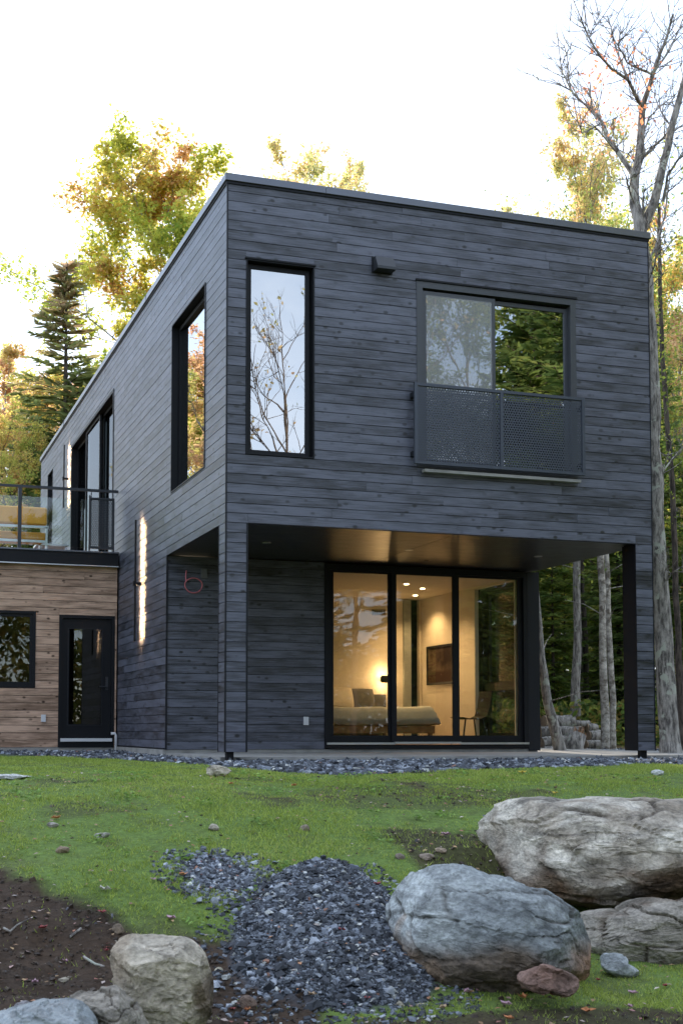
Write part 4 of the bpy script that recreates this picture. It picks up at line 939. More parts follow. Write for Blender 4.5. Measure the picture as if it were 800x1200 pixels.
# forest behind the camera, mirrored by the windows
for x, y, k_, s_ in ((11, -40, 'green', .78), (15, -42, 'mixed', .76), (13, -46, 'green', .85), (9, -44, 'mixed', .82), (17, -38, 'gold', .7), (12, -34, 'bare', 1.0), (16, -31, 'bare', 1.05), (21, -36, 'green', 1.35), (25, -38, 'spruce', 1.6), (28, -40, 'green', 1.5), (24, -33, 'green', 1.1), (30, -36, 'spruce', 1.6), (33, -42, 'maple', 1.3),
        (27, -32, 'mixed', 1.25), (19, -44, 'spruce', 1.1), (35, -34, 'spruce', 1.5), (5, -42, 'green', .8), (0, -40, 'mixed', .8), (-6, -40, 'green', .9), (39, -30, 'spruce', 1.5), (22, -26, 'green', 1.0), (31, -28, 'mixed', 1.3), (37, -24, 'spruce', 1.4), (30, -18, 'green', 1.2), (36, -14, 'maple', 1.1), (26, -12, 'spruce', 1.1), (32, -6, 'green', 1.2), (28, 0, 'spruce', 1.1), (-12, -38, 'spruce', .9), (-18, -36, 'green', .9),
        (9.5, -8, 'spruce', 1.0), (10.5, -11.5, 'spruce', 1.05), (13, -9, 'mixed', .95), (16, -12, 'spruce', 1.2)):  # this last row: trees added out of view to shade the facade's right side
    nm = {'bare': 'bare_tree', 'spruce': 'spruce_tree'}.get(k_, 'forest_tree')
    place_tree(nm, P[k_], x, y, s_, 'bare branched tree mirrored in the tall front window' if k_ == 'bare' else 'unseen forest tree around the viewer, mirrored in the front windows', group='bare trees mirrored in the tall window' if k_ == 'bare' else 'forest mirrored in the windows', bk='darkbark')
# the far forest behind the viewer reads as one mass
n = 60000; X_ = rng.uniform(-46, 50, n); Y_ = -43+9*rng.random(n); H_ = np.where(X_ < 4, 10.5, 6.5)+3.2*fbm2(X_, np.zeros(n), .22, 3, 90); Z_ = -1.2+H_*rng.random(n)**.8
v, f, cc = leaf_quads(np.stack([X_, Y_, Z_], -1), .20, palette(n, rng.random(n), [(.04, .06, .02), (.08, .11, .03), (.15, .16, .04), (.24, .17, .05)])); o = link_mesh('far_forest', np_mesh('far_forest', v, f, colors=cc), M['leaf'], kind='stuff'); tag(o, 'dense far forest edge behind the viewer, mirrored low in the glass', 'forest')
# undergrowth at the forest edge
n = 22000; pxs = rng.uniform(560, 900, n); Ys = 8+rng.random(n)**1.3*26; xs_ = np.array([along(a, b) for a, b in zip(pxs[:3000], Ys[:3000])]); k3 = rng.integers(0, 3000, n)
X_ = xs_[k3]+rng.normal(size=n)*.5; Y_ = Ys[:3000][k3]+rng.normal(size=n)*.5; Z_ = hgt(X_, Y_)+rng.random(n)**1.6*.9
v, f, cc = leaf_quads(np.stack([X_, Y_, Z_], -1), .07, palette(n, rng.random(n), [(.06, .10, .03), (.12, .18, .035), (.24, .26, .05), (.34, .22, .07)])); o = link_mesh('undergrowth', np_mesh('undergrowth', v, f, colors=cc), M['leaf'], kind='stuff'); tag(o, 'low leafy undergrowth on the forest floor behind the porch', 'undergrowth')

# stacked logs and the split stump
LG = 'logs in the pile behind the porch'
def log(px0, px1, py, Y, r, label, rz=0.0):
    x0, x1 = along(px0, Y), along(px1, Y); z = zat(py, (x0+x1)/2, Y); mb = MB(); n = 9; pts = [(x0+(x1-x0)*t, Y+rz*(t-.5)+random.gauss(0, .01), z+random.gauss(0, .008)) for t in np.linspace(0, 1, 6)]
    r_ = empty('log', ((x0+x1)/2, Y, z-r), label, 'log', LG)
    mb.tube(pts, [r*random.uniform(.92, 1.08) for _ in pts], 10, cap=False); mb.build('log_bark', M['bark'], r_, smooth=True)
    for (e, s_) in ((pts[0], -1), (pts[-1], 1)): MB().tube([e, (e[0]-s_*.02, e[1], e[2])], r*.93, 10).build('cut_end', M['cut'], r_)
for a in ((636, 672, 846, 7.2, .13, 'topmost thick grey log of the pile left of the grey trunk'), (638, 676, 858, 7.0, .11, 'second log of the pile, below the thick topmost one'), (637, 668, 869, 6.8, .10, 'low log peeking out right of the leaning trunk'), (636, 662, 880, 6.6, .09, 'lowest left log of the pile resting on the ground'),
          (682, 702, 852, 7.4, .08, 'short dark log at the right top of the pile'), (684, 706, 862, 7.2, .10, 'short log in the middle of the right end of the pile'), (686, 704, 873, 7.0, .09, 'short log low at the right end of the pile'), (650, 690, 877, 7.1, .09, 'pale split log lying behind the stump'), (668, 690, 848, 7.3, .07, 'thin log on top of the pile right of the grey trunk'), (688, 712, 881, 6.7, .07, 'thin log on the ground at the right end of the pile')): log(*a, rz=random.uniform(-.3, .3))
sx, sy = along(674, 5.4), 5.4; sz = g1(sx, sy); st = empty('tree_stump', (sx, sy, sz-.05), 'splintered reddish brown stump in front of the log pile', 'stump')
mb = MB(); mb.tube([(sx-.06, sy, sz-.05), (sx-.03, sy, sz+.12), (sx+.05, sy, sz+.30)], [.21, .17, .15], 12); mb.build('trunk', M['bark'], st, smooth=True)
mb = MB()
for i in range(46):
    a = random.uniform(0, 6.28); r = random.uniform(.02, .15); p = (sx+.05+r*math.cos(a), sy+r*math.sin(a), sz+.24); mb.tube([p, (p[0]+random.uniform(-.06, .12), p[1]+random.gauss(0, .03), sz+random.uniform(.30, .44))], [.022, .003], 4)
mb.build('splinters', M['splinter'], st, kind='stuff')

# ------------------------------------------------------------------ boulders
import bmesh
fh = Vector((fw.x, fw.y, 0)).normalized()
def cells(P, seed):
    P = np.asarray(P, float); I = np.floor(P).astype(np.int64); best = np.full(len(P), 9.); second = np.full(len(P), 9.); val = np.zeros(len(P))
    for a in (-1, 0, 1):
        for b in (-1, 0, 1):
            for c in (-1, 0, 1):
                J = I+np.array([a, b, c]); q = np.stack([_h(J[:, 0], J[:, 1], J[:, 2], seed+t) for t in (1, 2, 3)], -1)+J
                d = np.linalg.norm(P-q, axis=1); v_ = _h(J[:, 0], J[:, 1], J[:, 2], seed+7); m_ = d < best
                second = np.where(m_, best, np.minimum(second, d)); val = np.where(m_, v_, val); best = np.minimum(best, d)
    return val, second-best
def boulder(label, outline, Y, depth, seed, colf, planes=12, rough=.035, sub=6, name='boulder', group='boulders holding the slope', p=.62, face=None):
    cx = sum(a for a, b in outline)/len(outline); cy = sum(b for a, b in outline)/len(outline)
    cx = (min(a for a, b in outline)+max(a for a, b in outline))/2; cy = (min(b for a, b in outline)+max(b for a, b in outline))/2
    X = along(cx, Y); s = dist(X, Y)/1500; C0 = np.array([X, Y, zat(cy, X, Y)])
    th = np.array([math.atan2(-(b-cy), a-cx) for a, b in outline]); rr = np.array([math.hypot(a-cx, b-cy)*s for a, b in outline])
    o_ = np.argsort(th); th, rr = th[o_], rr[o_]; th = np.concatenate([th-2*math.pi, th, th+2*math.pi]); rr = np.tile(rr, 3)
    bm = bmesh.new(); bmesh.ops.create_icosphere(bm, subdivisions=sub, radius=1); me = bpy.data.meshes.new(name); bm.to_mesh(me); bm.free()
    n = len(me.vertices); v = np.empty(n*3, np.float32); me.vertices.foreach_get('co', v); v = v.reshape(-1, 3).astype(float); v /= np.linalg.norm(v, axis=1, keepdims=True)
    a, b, c = v[:, 0], v[:, 1], v[:, 2]; rho = np.sqrt(a*a+c*c); t = np.arctan2(c, a); Rr = np.interp(t, th, rr)
    q = rho**p; L = np.stack([np.cos(t)*Rr*q, np.sign(b)*np.abs(b)**.85*depth, np.sin(t)*Rr*q], -1)
    r2 = np.random.default_rng(seed); ext = np.array([rr.max(), depth, rr.max()*.7])
    pl = face or []
    for _ in range(planes):
        nn = np.array([r2.normal()*.9, -abs(r2.normal())-.30, r2.normal()*.8+.12]); pl = pl+[(nn, r2.uniform(.66, .88))]
    for nn, k_ in pl:
        nn = np.array(nn, float); nn /= np.linalg.norm(nn); d = L@nn; lim = d.max()*k_; ex = np.clip(d-lim, 0, None); L = L-ex[:, None]*.97*nn
    for _ in range(46 if sub > 4 else 10):    # chipped edges
        nn = np.array([r2.normal(), -abs(r2.normal())*.9, r2.normal()]); nn /= np.linalg.norm(nn); d = L@nn; lim = d.max()*r2.uniform(.88, .97); L = L-np.clip(d-lim, 0, None)[:, None]*.95*nn
    pn = L*np.array([1, 1, 1.0])
    for ax_, lo_, hi_ in ((0, min(a for a, b in outline)-cx, max(a for a, b in outline)-cx), (2, cy-max(b for a, b in outline), cy-min(b for a, b in outline))):
        l0, l1 = L[:, ax_].min(), L[:, ax_].max(); L[:, ax_] = (L[:, ax_]-l0)/(l1-l0)*(hi_-lo_)*s+lo_*s
    L_n = L/np.maximum(np.linalg.norm(L/ext, axis=1, keepdims=True), .2)/ext; L_n /= np.linalg.norm(L_n, axis=1, keepdims=True)
    ridg = 1-np.abs(fbm(pn*2.6+seed, 4, seed))*2
    tilt = pn[:, 2]+.28*pn[:, 0]+.06*fbm(pn*2, 2, seed+5); st_ = tilt*9; strat = (st_-np.floor(st_)); strat = np.where(strat < .82, strat*.25, (1-strat))
    cr_ = np.abs(fbm(pn*np.array([1.6, 1.6, 3.4])+seed*3, 3, seed+9)); crack = np.exp(-(cr_/.018)**2)
    disp = rough*(fbm(pn*2.4, 6, seed+1, .6)*.5+strat*.5+.28*fbm(pn*22, 4, seed+2, .7))
    wp = pn+.05*np.stack([fbm(pn*4, 3, seed+40), fbm(pn*4+9, 3, seed+41), fbm(pn*4+5, 3, seed+42)], -1)
    tl = np.stack([wp[:, 0]*.9-.3*wp[:, 2], wp[:, 1], wp[:, 2]+.28*wp[:, 0]], -1); big_ = max(ext[0], .12)
    v1, e1 = cells(tl*np.array([1.5, 1.5, 4.2])/big_*.8, seed); v2, e2 = cells(tl*np.array([5, 5, 12])/big_*.8, seed+3)
    disp = disp+rough*(.9*(v1-.5)+.35*(v2-.5)); gate = sstep(.45, .6, vnoise(pn*2.2+seed, seed)); disp = disp-rough*.5*gate*np.exp(-(e1/.03)**2); crack = gate*np.exp(-(e1/.03)**2)
    L = L+L_n*disp[:, None]
    col_ = colf(pn, ridg, seed, crack, ext)
    M3 = np.array([[rt.x, rt.y, 0], [fh.x, fh.y, 0], [0, 0, 1]]); Wd = L@M3
    me.vertices.foreach_set('co', Wd.astype(np.float32).ravel()); at = me.attributes.new('col', 'FLOAT_COLOR', 'POINT'); cc = np.ones((n, 4), np.float32); cc[:, :3] = np.clip(col_, .01, .9); at.data.foreach_set('color', cc.ravel())
    me.update()
    o = link_mesh(name, me, M['rock']); o.location = C0; tag(o, label, 'boulder' if name == 'boulder' else 'rock', group); return o
def mixc(a, b, k): return a*(1-k[:, None])+np.array(b)[None]*k[:, None]
def base(pn, c0, c1, seed, f=2.2): k = (fbm(pn*f+3, 5, seed+20)+1)/2; k = sstep(.25, .75, k)[:, None]; return np.array(c0)[None]*(1-k)+np.array(c1)[None]*k
def colA(pn, rg, s, cr_, e):
    c = base(pn, (.36, .31, .25), (.70, .64, .55), s); n = fbm(pn*3, 4, s+30)
    k = sstep(.22, -.12, pn[:, 2]/e[2]+.75*n); c = mixc(c, (.115, .065, .033), .95*k*sstep(-.4, .05, fbm(pn*2.2, 4, s+31)+.12)); c = mixc(c, (.25, .20, .15), sstep(.1, .35, fbm(pn*4.5, 3, s+32))*.6)
    c = c*(1-.55*sstep(.12, .02, np.abs(fbm(pn*np.array([2, 2, 5])+7, 4, s+50)))*sstep(.35, .6, vnoise(pn*2.5, s+51)))[:, None]; return mixc(c, (.05, .035, .025), cr_*.9)
def colB(pn, rg, s, cr_, e):
    c = base(pn, (.22, .235, .24), (.43, .45, .45), s); n = fbm(pn*2.6, 4, s+30)
    c = mixc(c, (.42, .43, .41), sstep(.28, .5, fbm(pn*np.array([5, 5, 9]), 3, s+33))*.6)
    k = sstep(.02, -.26, pn[:, 2]/e[2]*.9+.35*n-.42*np.clip(-pn[:, 0]/e[0], -.6, 1)*.45); c = mixc(c, (.10, .072, .05), k*.95)
    k2 = sstep(.35, .8, pn[:, 0]/e[0])*sstep(.1, -.35, pn[:, 2]/e[2]+.3*n); c = mixc(c, (.30, .17, .11), k2*.85)
    c = mixc(c, (.30, .20, .13), .55*sstep(.22, .42, fbm(pn*3.4+2, 4, s+52))); c = c*(1-.4*sstep(.07, .01, np.abs(fbm(pn*np.array([2.5, 2.5, 4])+7, 4, s+50))))[:, None]; return mixc(c, (.05, .04, .03), cr_*.85)
def colC(pn, rg, s, cr_, e):
    c = base(pn, (.19, .165, .135), (.36, .32, .27), s); c = mixc(c, (.14, .10, .07), sstep(.1, .5, fbm(pn*4, 4, s+31))); return mixc(c, (.06, .045, .03), cr_*.8)
def colE(pn, rg, s, cr_, e):
    c = base(pn, (.42, .36, .28), (.58, .51, .42), s, 3); n = fbm(pn*4, 4, s+30); k = sstep(.38, .7, pn[:, 0]/e[0]+.4*n)*sstep(.45, .1, pn[:, 2]/e[2]); c = mixc(c, (.10, .07, .045), k*.9)
    k2 = sstep(.3, .6, -pn[:, 0]/e[0]-.1+.5*n)*sstep(.0, .4, pn[:, 2]/e[2]); c = mixc(c, (.2, .14, .09), k2*.6); return mixc(c, (.12, .09, .06), cr_*.3)
def colG(pn, rg, s, cr_, e): c = base(pn, (.22, .245, .26), (.38, .40, .41), s); return mixc(c, (.12, .1, .08), cr_*.6)
boulder('largest pale layered boulder with brown stains resting on the two lower ones at right', [(568, 985), (582, 962), (600, 952), (620, 945), (652, 933), (672, 938), (690, 940), (715, 938), (745, 941), (780, 943), (820, 942), (860, 955), (884, 1000), (865, 1045), (800, 1055), (740, 1060), (690, 1059), (650, 1052), (610, 1035), (575, 1018)], -6.35, .60, 4, colA, rough=.05, planes=9, face=[((.15, -.55, .95), .62), ((-.1, -1, -.15), .80), ((-.75, -.6, .2), .82)])
boulder('blue grey boulder with muddy underside beside the heap of slate gravel', [(457, 1068), (463, 1052), (475, 1040), (505, 1018), (520, 1013), (540, 1012), (580, 1025), (625, 1043), (665, 1060), (685, 1085), (698, 1108), (702, 1125), (694, 1142), (665, 1158), (640, 1160), (610, 1170), (560, 1166), (510, 1142), (472, 1110), (458, 1088)], -7.62, .46, 11, colB, rough=.038, planes=8, face=[((.05, -.65, .9), .60), ((-.3, -1, -.35), .74), ((.75, -.8, -.1), .80)])
boulder('brownish grey boulder lying low beneath the largest pale one', [(672, 1078), (700, 1068), (740, 1062), (800, 1052), (870, 1056), (892, 1100), (880, 1130), (800, 1138), (740, 1134), (700, 1120), (680, 1100)], -7.12, .40, 21, colC, rough=.04, planes=8)
boulder('small thin light grey slab leaning in front of the low brownish boulder', [(700, 1116), (712, 1113), (730, 1128), (746, 1144), (712, 1143), (703, 1132)], -7.48, .07, 31, colG, rough=.008, planes=4, sub=4, name='rock', group='loose rocks in the yard')
boulder('beige upright boulder at lower left with dark stain on its right side', [(130, 1104), (140, 1098), (165, 1096), (195, 1098), (222, 1103), (235, 1115), (243, 1135), (250, 1160), (246, 1185), (232, 1205), (215, 1218), (180, 1218), (160, 1200), (145, 1170), (138, 1140)], -8.35, .30, 41, colE, rough=.018, planes=6, face=[((-.1, -1, .25), .78)])
boulder('grey flat topped boulder left of the beige upright one', [(72, 1180), (85, 1168), (110, 1164), (132, 1156), (148, 1170), (165, 1195), (178, 1225), (120, 1240), (70, 1230)], -8.75, .28, 51, colC, rough=.025, planes=7)
boulder('bluish grey boulder in the lower left corner of the yard', [(-25, 1205), (5, 1190), (30, 1180), (60, 1175), (92, 1180), (106, 1196), (112, 1225), (60, 1245), (-20, 1240)], -9.0, .28, 61, colG, rough=.02, planes=7)
boulder('reddish broken rock at the foot of the blue grey boulder', [(604, 1140), (622, 1128), (648, 1130), (672, 1142), (678, 1156), (640, 1162), (606, 1160)], -8.12, .09, 71, lambda pn, rg, s, c, e: base(pn, (.22, .13, .10), (.34, .27, .25), s), rough=.02, planes=6, sub=4, name='rock', group='loose rocks in the yard')
# loose stones, each where it lies in the yard
def loose(px, py, w_, h_, colr, label, seed):
    X, Yy, Z = spot(px, py+h_*.45); s = dist(X, Yy)/1500
    outl = [(px+w_/2*math.cos(t)*(1+.12*math.sin(3*t+seed)), py-h_/2*math.sin(t)*(1+.1*math.cos(2*t+seed))) for t in np.linspace(0, 2*math.pi, 12, endpoint=False)]
    boulder(label, outl, Yy, w_*s*.42, seed, lambda pn, rg, s_, c, e: base(pn, tuple(x*.75 for x in colr), colr, s_, 9), rough=.10*w_*s, planes=7, sub=3, name='rock', group='loose rocks in the yard')
for a in ((255, 904, 32, 14, (.55, .48, .38), 'cream rock at the gravel edge below the corner post', 1), (10, 911, 44, 6, (.72, .72, .70), 'flat white rock at the left edge of the lawn', 2), (251, 970, 12, 8, (.48, .42, .34), 'small cream stone on the grass above the gravel patch', 3), (357, 971, 11, 8, (.42, .34, .26), 'tan stone on the lawn just above the slate heap', 4),
          (121, 979, 17, 7, (.5, .47, .42), 'pale flat stone on the lawn at left', 5), (75, 996, 17, 10, (.36, .27, .19), 'brown stone on the lawn near the soil edge', 6), (252, 1056, 9, 13, (.32, .34, .38), 'blue grey upright stone at the left edge of the slate heap', 7), (291, 1173, 20, 18, (.2, .14, .11), 'dark reddish brown rock below the slate heap', 8), (258, 1136, 12, 9, (.5, .44, .33), 'small cream stone right of the beige boulder', 9),
          (463, 1174, 22, 9, (.5, .44, .34), 'first cream stone in the row under the slate heap', 10), (492, 1176, 17, 9, (.45, .38, .28), 'tan stone at the right end of the row under the slate heap', 11), (500, 1003, 18, 9, (.42, .33, .27), 'tan stone among the dirt above the blue grey boulder', 12), (468, 1003, 12, 9, (.3, .24, .2), 'brown stone at the top right of the slate heap', 13), (515, 996, 14, 8, (.5, .38, .28), 'pinkish tan stone in the dirt patch above the blue grey boulder', 14), (440, 1180, 15, 7, (.4, .36, .3), 'small grey tan stone under the slate heap', 15),
          (140, 1088, 13, 12, (.24, .18, .13), 'brown stone behind the beige upright boulder', 16), (32, 1176, 22, 14, (.3, .28, .29), 'grey purple stone above the lower left boulder', 17), (78, 1146, 12, 7, (.48, .42, .33), 'cream stone on the dark soil', 18), (770, 905, 15, 8, (.6, .6, .58), 'white rock at the right end of the gravel strip', 19), (62, 967, 14, 7, (.5, .45, .4), 'pale stone in the grass near the left edge', 20)): loose(*a)

# ------------------------------------------------------------------ crushed slate
BOXV = np.array([(-1,-1,-1),(1,-1,-1),(1,1,-1),(-1,1,-1),(-1,-1,1),(1,-1,1),(1,1,1),(-1,1,1)], float)
BOXF = np.array([(3,2,1,0),(4,5,6,7),(0,1,5,4),(1,2,6,5),(2,3,7,6),(3,0,4,7)])
def rotm(n, flat=.6):
    ax = rng.normal(size=(n, 3)); ax[:, 2] *= .6; ax /= np.linalg.norm(ax, axis=1, keepdims=True); a = rng.normal(size=n)*flat; yaw = rng.uniform(0, 6.283, n)
    K = np.zeros((n, 3, 3)); K[:, 0, 1] = -ax[:, 2]; K[:, 0, 2] = ax[:, 1]; K[:, 1, 0] = ax[:, 2]; K[:, 1, 2] = -ax[:, 0]; K[:, 2, 0] = -ax[:, 1]; K[:, 2, 1] = ax[:, 0]
    Rm = np.eye(3)+np.sin(a)[:, None, None]*K+(1-np.cos(a))[:, None, None]*(K@K); Z = np.zeros((n, 3, 3)); Z[:, 0, 0] = np.cos(yaw); Z[:, 0, 1] = -np.sin(yaw); Z[:, 1, 0] = np.sin(yaw); Z[:, 1, 1] = np.cos(yaw); Z[:, 2, 2] = 1
    return Rm@Z
def stones(x, y, size, cols, name, label, flat=.7, lift=.3, thick=(.22, .55), cat=None):
    n = len(x); V = BOXV[None]+rng.normal(size=(n, 8, 3))*.28; V[:, 4:, :2] *= rng.uniform(.55, 1, (n, 1, 1))
    V = V*np.stack([size, size*rng.uniform(.5, .95, n), size*rng.uniform(*thick, n)], -1)[:, None]/2
    V = np.einsum('nij,nkj->nki', rotm(n, flat), V); z = hgt(x, y)+size*lift*rng.uniform(-.2, 1, n); V = V+np.stack([x, y, z], -1)[:, None]
    F = (np.arange(n)[:, None, None]*8+BOXF[None]).reshape(-1, 4)
    o = link_mesh(name, np_mesh(name, V.reshape(-1, 3), F, colors=np.repeat(cols, 8, 0)), M['stone'], kind='stuff'); o['label'] = label; return o
def slate_cols(n):
    k = rng.random(n); c = np.array([(.04, .043, .052), (.09, .098, .115), (.17, .187, .222), (.30, .32, .36), (.45, .45, .43)])
    i = np.searchsorted([.36, .68, .88, .965], k); out_ = c[i]*rng.uniform(.75, 1.2, (n, 1)); r_ = rng.random(n) < .006; out_[r_] = (.25, .13, .09); return out_
n = 36000; x = rng.uniform(-2.2, -.6, n); y = rng.uniform(-8.2, -6.1, n); _, e = mound(x, y); k = (e < 1.0+.3*fbm2(x, y, 5, 3, 20)) | ((e < 1.9) & (rng.random(n) < .13)); x, y = x[k][:14500], y[k][:14500]
stones(x, y, (.009+.025*rng.random(len(x))**1.5)*np.where(rng.random(len(x)) < .04, 1.9, 1), slate_cols(len(x)), 'slate_heap', 'heap of crushed dark slate poured down the slope')
n = 60000; x = rng.uniform(-4, 9.5, n); y = rng.uniform(-3.2, 5.8, n); k = (gravmask(x, y) > .45) & ~((x > .0) & (y > .32) & (x < 8)) & ~((x > 0) & (y > 0) & (x < .2) & (y < .3)); x, y = x[k][:19000], y[k][:19000]
stones(x, y, rng.uniform(.03, .075, len(x)), slate_cols(len(x))*1.15, 'gravel_strip', 'strip of crushed slate along the foot of the house', lift=.15)
n = 1500; x = rng.normal(-1.74, .17, n); y = rng.normal(-6.2, .24, n); k = ((x+1.74)/.36)**2+((y+6.2)/.5)**2 < 1.3; stones(x[k], y[k], rng.uniform(.015, .045, k.sum()), slate_cols(k.sum())*1.3, 'gravel_patch', 'thin patch of slate chips spilled on the grass above the heap', lift=.15)
n = 60000; x = rng.uniform(-4.4, 3.4, n); y = rng.uniform(-9.6, -2.8, n); d_ = dirtmask(x, y); _, e = mound(x, y); k = (rng.random(n) < .012+.9*d_**2.5+.3*np.exp(-((e-1)/.35)**2)); x, y = x[k], y[k]
cc = np.array([(.045, .029, .020), (.08, .055, .038), (.30, .25, .20), (.12, .12, .14)])[rng.choice(4, len(x), p=[.73, .22, .018, .032])]*rng.uniform(.6, 1.1, (len(x), 1))
stones(x, y, .005+.030*rng.random(len(x))**3.5, cc, 'soil_clods', 'clods and pebbles scattered over the bare soil', thick=(.35, .7), lift=-.1)

# ------------------------------------------------------------------ grass
n = 900000; x = rng.uniform(-5.0, 8.5, n); y = -9.8+13.5*rng.random(n)**1.7
d_ = dirtmask(x, y); g_ = gravmask(x, y); cl = (fbm2(x, y, 1.6, 3, 70)+1)/2; c2 = (fbm2(x, y, 9, 2, 71)+1)/2
left_of = (x-CP.x)/(y-CP.y+1e-6); inview = (left_of > slope(-60)) & (left_of < slope(860)) & (y < np.interp(x, [-6, -2, 0, 9], [6, 5, .1, .1]))
k = inview & (rng.random(n) < np.clip(.28+1.1*sstep(.3, .75, .6*cl+.4*c2), 0, 1)*(1-.96*np.clip(d_*1.15, 0, 1))*(1-g_)**2)
x, y, cl = x[k], y[k], cl[k]; n = len(x); h_ = rng.uniform(.007, .026, n)*(.35+1.3*sstep(.3, .75, .5*cl+.5*c2[k])); ang = rng.uniform(0, 6.283, n); wd = rng.uniform(.0016, .0032, n)*(1+.12*(y+10)); ln = rng.normal(size=(n, 2))*h_[:, None]*.55
z = hgt(x, y)-.002; V = np.empty((n, 3, 3)); dx, dy = np.cos(ang)*wd, np.sin(ang)*wd
V[:, 0] = np.stack([x-dx, y-dy, z], -1); V[:, 1] = np.stack([x+dx, y+dy, z], -1); V[:, 2] = np.stack([x+ln[:, 0], y+ln[:, 1], z+h_], -1)
gc = palette(n, np.clip(.5*((fbm2(x, y, .8, 3, 72)+1)/2)+.5*rng.random(n), 0, 1), [(.15, .20, .035), (.24, .31, .055), (.34, .40, .085), (.48, .44, .20)], .15)
o = link_mesh('grass', np_mesh('grass', V.reshape(-1, 3), np.arange(n*3).reshape(n, 3), colors=np.repeat(gc, 3, 0)), M['grass'], kind='stuff'); o['label'] = 'short thin bright green grass growing over the sloping yard'
print('blades', n)
# broad leaved weeds in clusters
n = 2600; w0 = rng.uniform([-3.2, -7.2], [3.2, -2.2], (130, 2)); i = rng.integers(0, 130, n); x = w0[i, 0]+rng.normal(size=n)*.05; y = w0[i, 1]+rng.normal(size=n)*.05; k = (dirtmask(x, y) < .5) & (gravmask(x, y) < .3); x, y = x[k], y[k]; n = len(x)
v, f, cc = leaf_quads(np.stack([x, y, hgt(x, y)+rng.uniform(.01, .035, n)], -1), .017, palette(n, rng.random(n), [(.10, .18, .03), (.18, .30, .06), (.26, .36, .10)]), up=1.6)
o = link_mesh('weeds', np_mesh('weeds', v, f, colors=cc), M['grass'], kind='stuff'); o['label'] = 'small broad leaved weeds and clover among the grass'
# fallen leaves: a litter too small to tell apart, and the ones that show one by one
n = 5200; x = rng.uniform(-4.2, 4.4, n); y = -9.5+7.2*rng.random(n)
k = rng.random(n) < .30+.7*dirtmask(x, y); x, y = x[k], y[k]; n = len(x)
LP = [(.30, .20, .12), (.42, .28, .15), (.38, .17, .10), (.30, .12, .12), (.45, .34, .30), (.5, .42, .38)]
v, f, cc = leaf_quads(np.stack([x, y, hgt(x, y)+.016], -1), .015, palette(n, rng.random(n), LP), up=3, narrow=.7)
o = link_mesh('leaf_litter', np_mesh('leaf_litter', v, f, colors=cc), M['litter'], kind='stuff'); o['label'] = 'small dry fallen leaves scattered over grass and soil'
def fallen(px, py, size, c, label, ridx, group='fallen leaves on the yard'):
    X, Yy, Z = spot(px, py); s = size*dist(X, Yy)/1500/2; r_ = random.Random(ridx); mb = MB(); a0 = r_.uniform(0, 6.28); n = 5; pts = []
    for i in range(n*2):   # a lobed maple leaf
        a = a0+math.pi*i/n; rr_ = s*(1.0 if i % 2 == 0 else .5)*r_.uniform(.85, 1.15); pts.append((X+rr_*math.cos(a), Yy+rr_*math.sin(a), Z+.014+abs(math.sin(2*a+ridx))*s*.55))
    b = len(mb.v); mb.v += [(X, Yy, Z+.012)]+pts; mb.f += [[b, b+1+i, b+1+(i+1) % (2*n)] for i in range(2*n)]; mb.t += [.5]*(2*n+1)
    m_ = LM.setdefault(c, None) or plain('leaf_colour', c, .7, 0, .15, 60); LM[c] = m_
    tag(mb.build('fallen_leaf', m_, org=(X, Yy, Z+.01)), label, 'leaf', group)
LM = {}
PINK, ORA, RED, TAN, YEL, PALE = (.45, .27, .33), (.50, .20, .08), (.30, .06, .06), (.42, .29, .18), (.60, .42, .06), (.52, .48, .44)
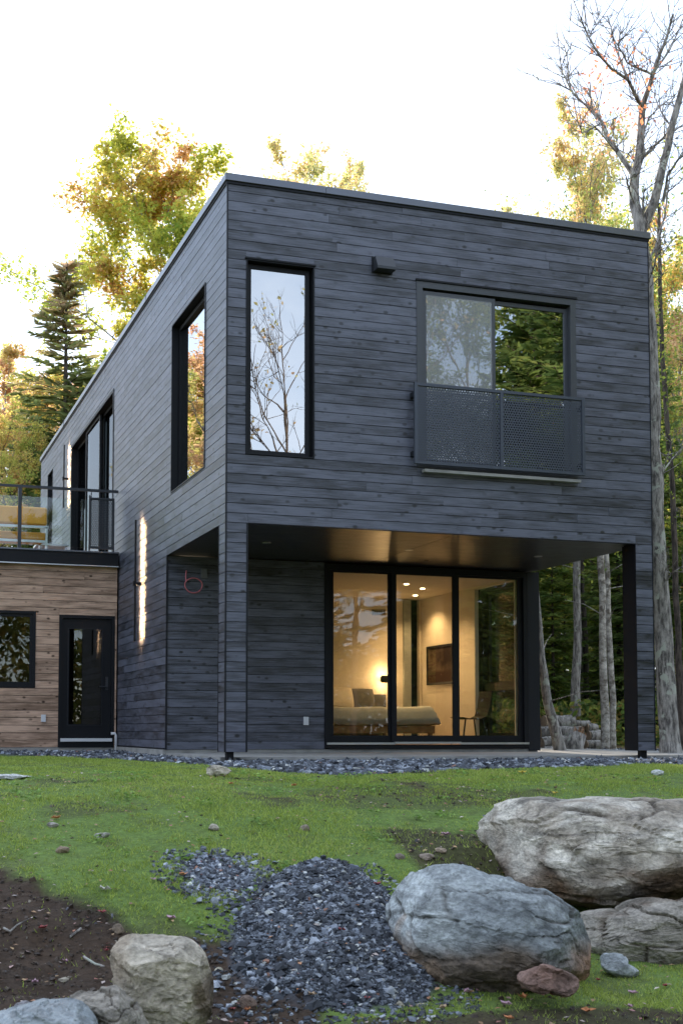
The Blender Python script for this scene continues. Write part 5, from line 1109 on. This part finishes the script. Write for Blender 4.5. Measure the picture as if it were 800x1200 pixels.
for i, a in enumerate(((180, 1036, 9, PINK, 'pink fallen leaf on the grass left of the slate heap'), (200, 1080, 15, PINK, 'larger pink leaf on the soil above the beige boulder'), (214, 1030, 12, ORA, 'orange fallen leaf on the grass near the slate patch'), (120, 1077, 12, RED, 'dark red leaf at the soil edge'), (50, 1094, 13, RED, 'crumpled dark red leaf on the bare soil'), (41, 1158, 12, PINK, 'pinkish leaf low on the bare soil'), (77, 1130, 9, PINK, 'small mauve leaf in the middle of the bare soil'), (122, 1047, 18, PALE, 'pale curled leaf on the grass above the soil'),
    (125, 1118, 9, RED, 'red leaf touching the beige boulder'), (530, 1065+0, 0.01, TAN, ''), (522, 981, 13, PINK, 'pink leaf on the dirt patch above the blue grey boulder'), (508, 980, 10, TAN, 'tan leaf left of the pink one on the dirt patch'), (612, 908, 12, YEL, 'bright yellow leaf on the lawn at right'), (66, 962, 13, ORA, 'small orange leaf on the lawn at far left'), (270, 921, 8, ORA, 'orange leaf near the gravel under the corner post'), (345, 923, 10, ORA, 'orange leaf on the lawn in front of the porch'), (366, 1176, 12, TAN, 'tan leaf in the dirt below the slate heap'), (350, 1172, 8, ORA, 'orange leaf in the dirt just below the slate heap'),
    (418, 1066, 10, ORA, 'orange leaf lying on the slate heap'), (442, 1040, 12, RED, 'reddish leaf on the right side of the slate heap'), (400, 1094, 10, RED, 'dark red leaf in the middle of the slate heap'), (548, 1168, 14, PINK, 'mauve leaf on the ground before the blue grey boulder'), (612, 1174, 16, ORA, 'orange tan leaf below the blue grey boulder'), (592, 1182, 15, PINK, 'pink leaf at the bottom before the blue grey boulder'), (688, 1190, 18, ORA, 'orange leaf at the bottom right of the yard'), (737, 1186, 12, PINK, 'pink leaf at the lower right'), (741, 1168, 14, PINK, 'pale pink leaf below the thin grey slab'),
    (648, 1170, 12, RED, 'dark red leaf right of the orange tan one'), (520, 1186, 14, TAN, 'tan leaf at the bottom centre'), (596, 1198, 14, ORA, 'orange leaf at the very bottom edge'), (430, 1178, 10, RED, 'small red leaf beside the cream stones'), (700, 1152, 8, RED, 'red leaf at the foot of the thin grey slab'), (290, 1190, 10, ORA, 'orange leaf below the dark reddish rock'), (272, 1188, 8, RED, 'red leaf near the beige boulder base'), (780, 1160, 10, RED, 'dark red leaf before the low brownish boulder'), (182, 1002, 8, TAN, 'tan leaf on the grass in the left half'), (650, 932, 8, YEL, 'small yellow leaf on the lawn above the pale boulder'), (560, 930, 7, TAN, 'small tan leaf on the lawn right of the centre'), (505, 912, 8, TAN, 'tan leaf at the gravel edge near the centre'), (480, 948, 8, TAN, 'tan leaf in the middle of the lawn'))):
    if a[2] > 1: fallen(*a, i)
# twigs on the soil
for i, pts in enumerate((((4, 1092), (12, 1098), (20, 1090), (34, 1082)), ((98, 1128), (112, 1136), (122, 1139)), ((82, 1104), (95, 1094)))):
    q = [spot(*p_) for p_ in pts]; mb = MB(); mb.tube([(a, b, c+.018) for a, b, c in q], [.007, .006, .005, .003][:len(q)], 5); tag(mb.build('twig', M['bark'], org=q[0]), ('forked grey twig on the soil at the left edge', 'short twig on the soil beside the beige boulder', 'thin broken twig in the middle of the bare soil')[i], 'twig', 'twigs on the soil')
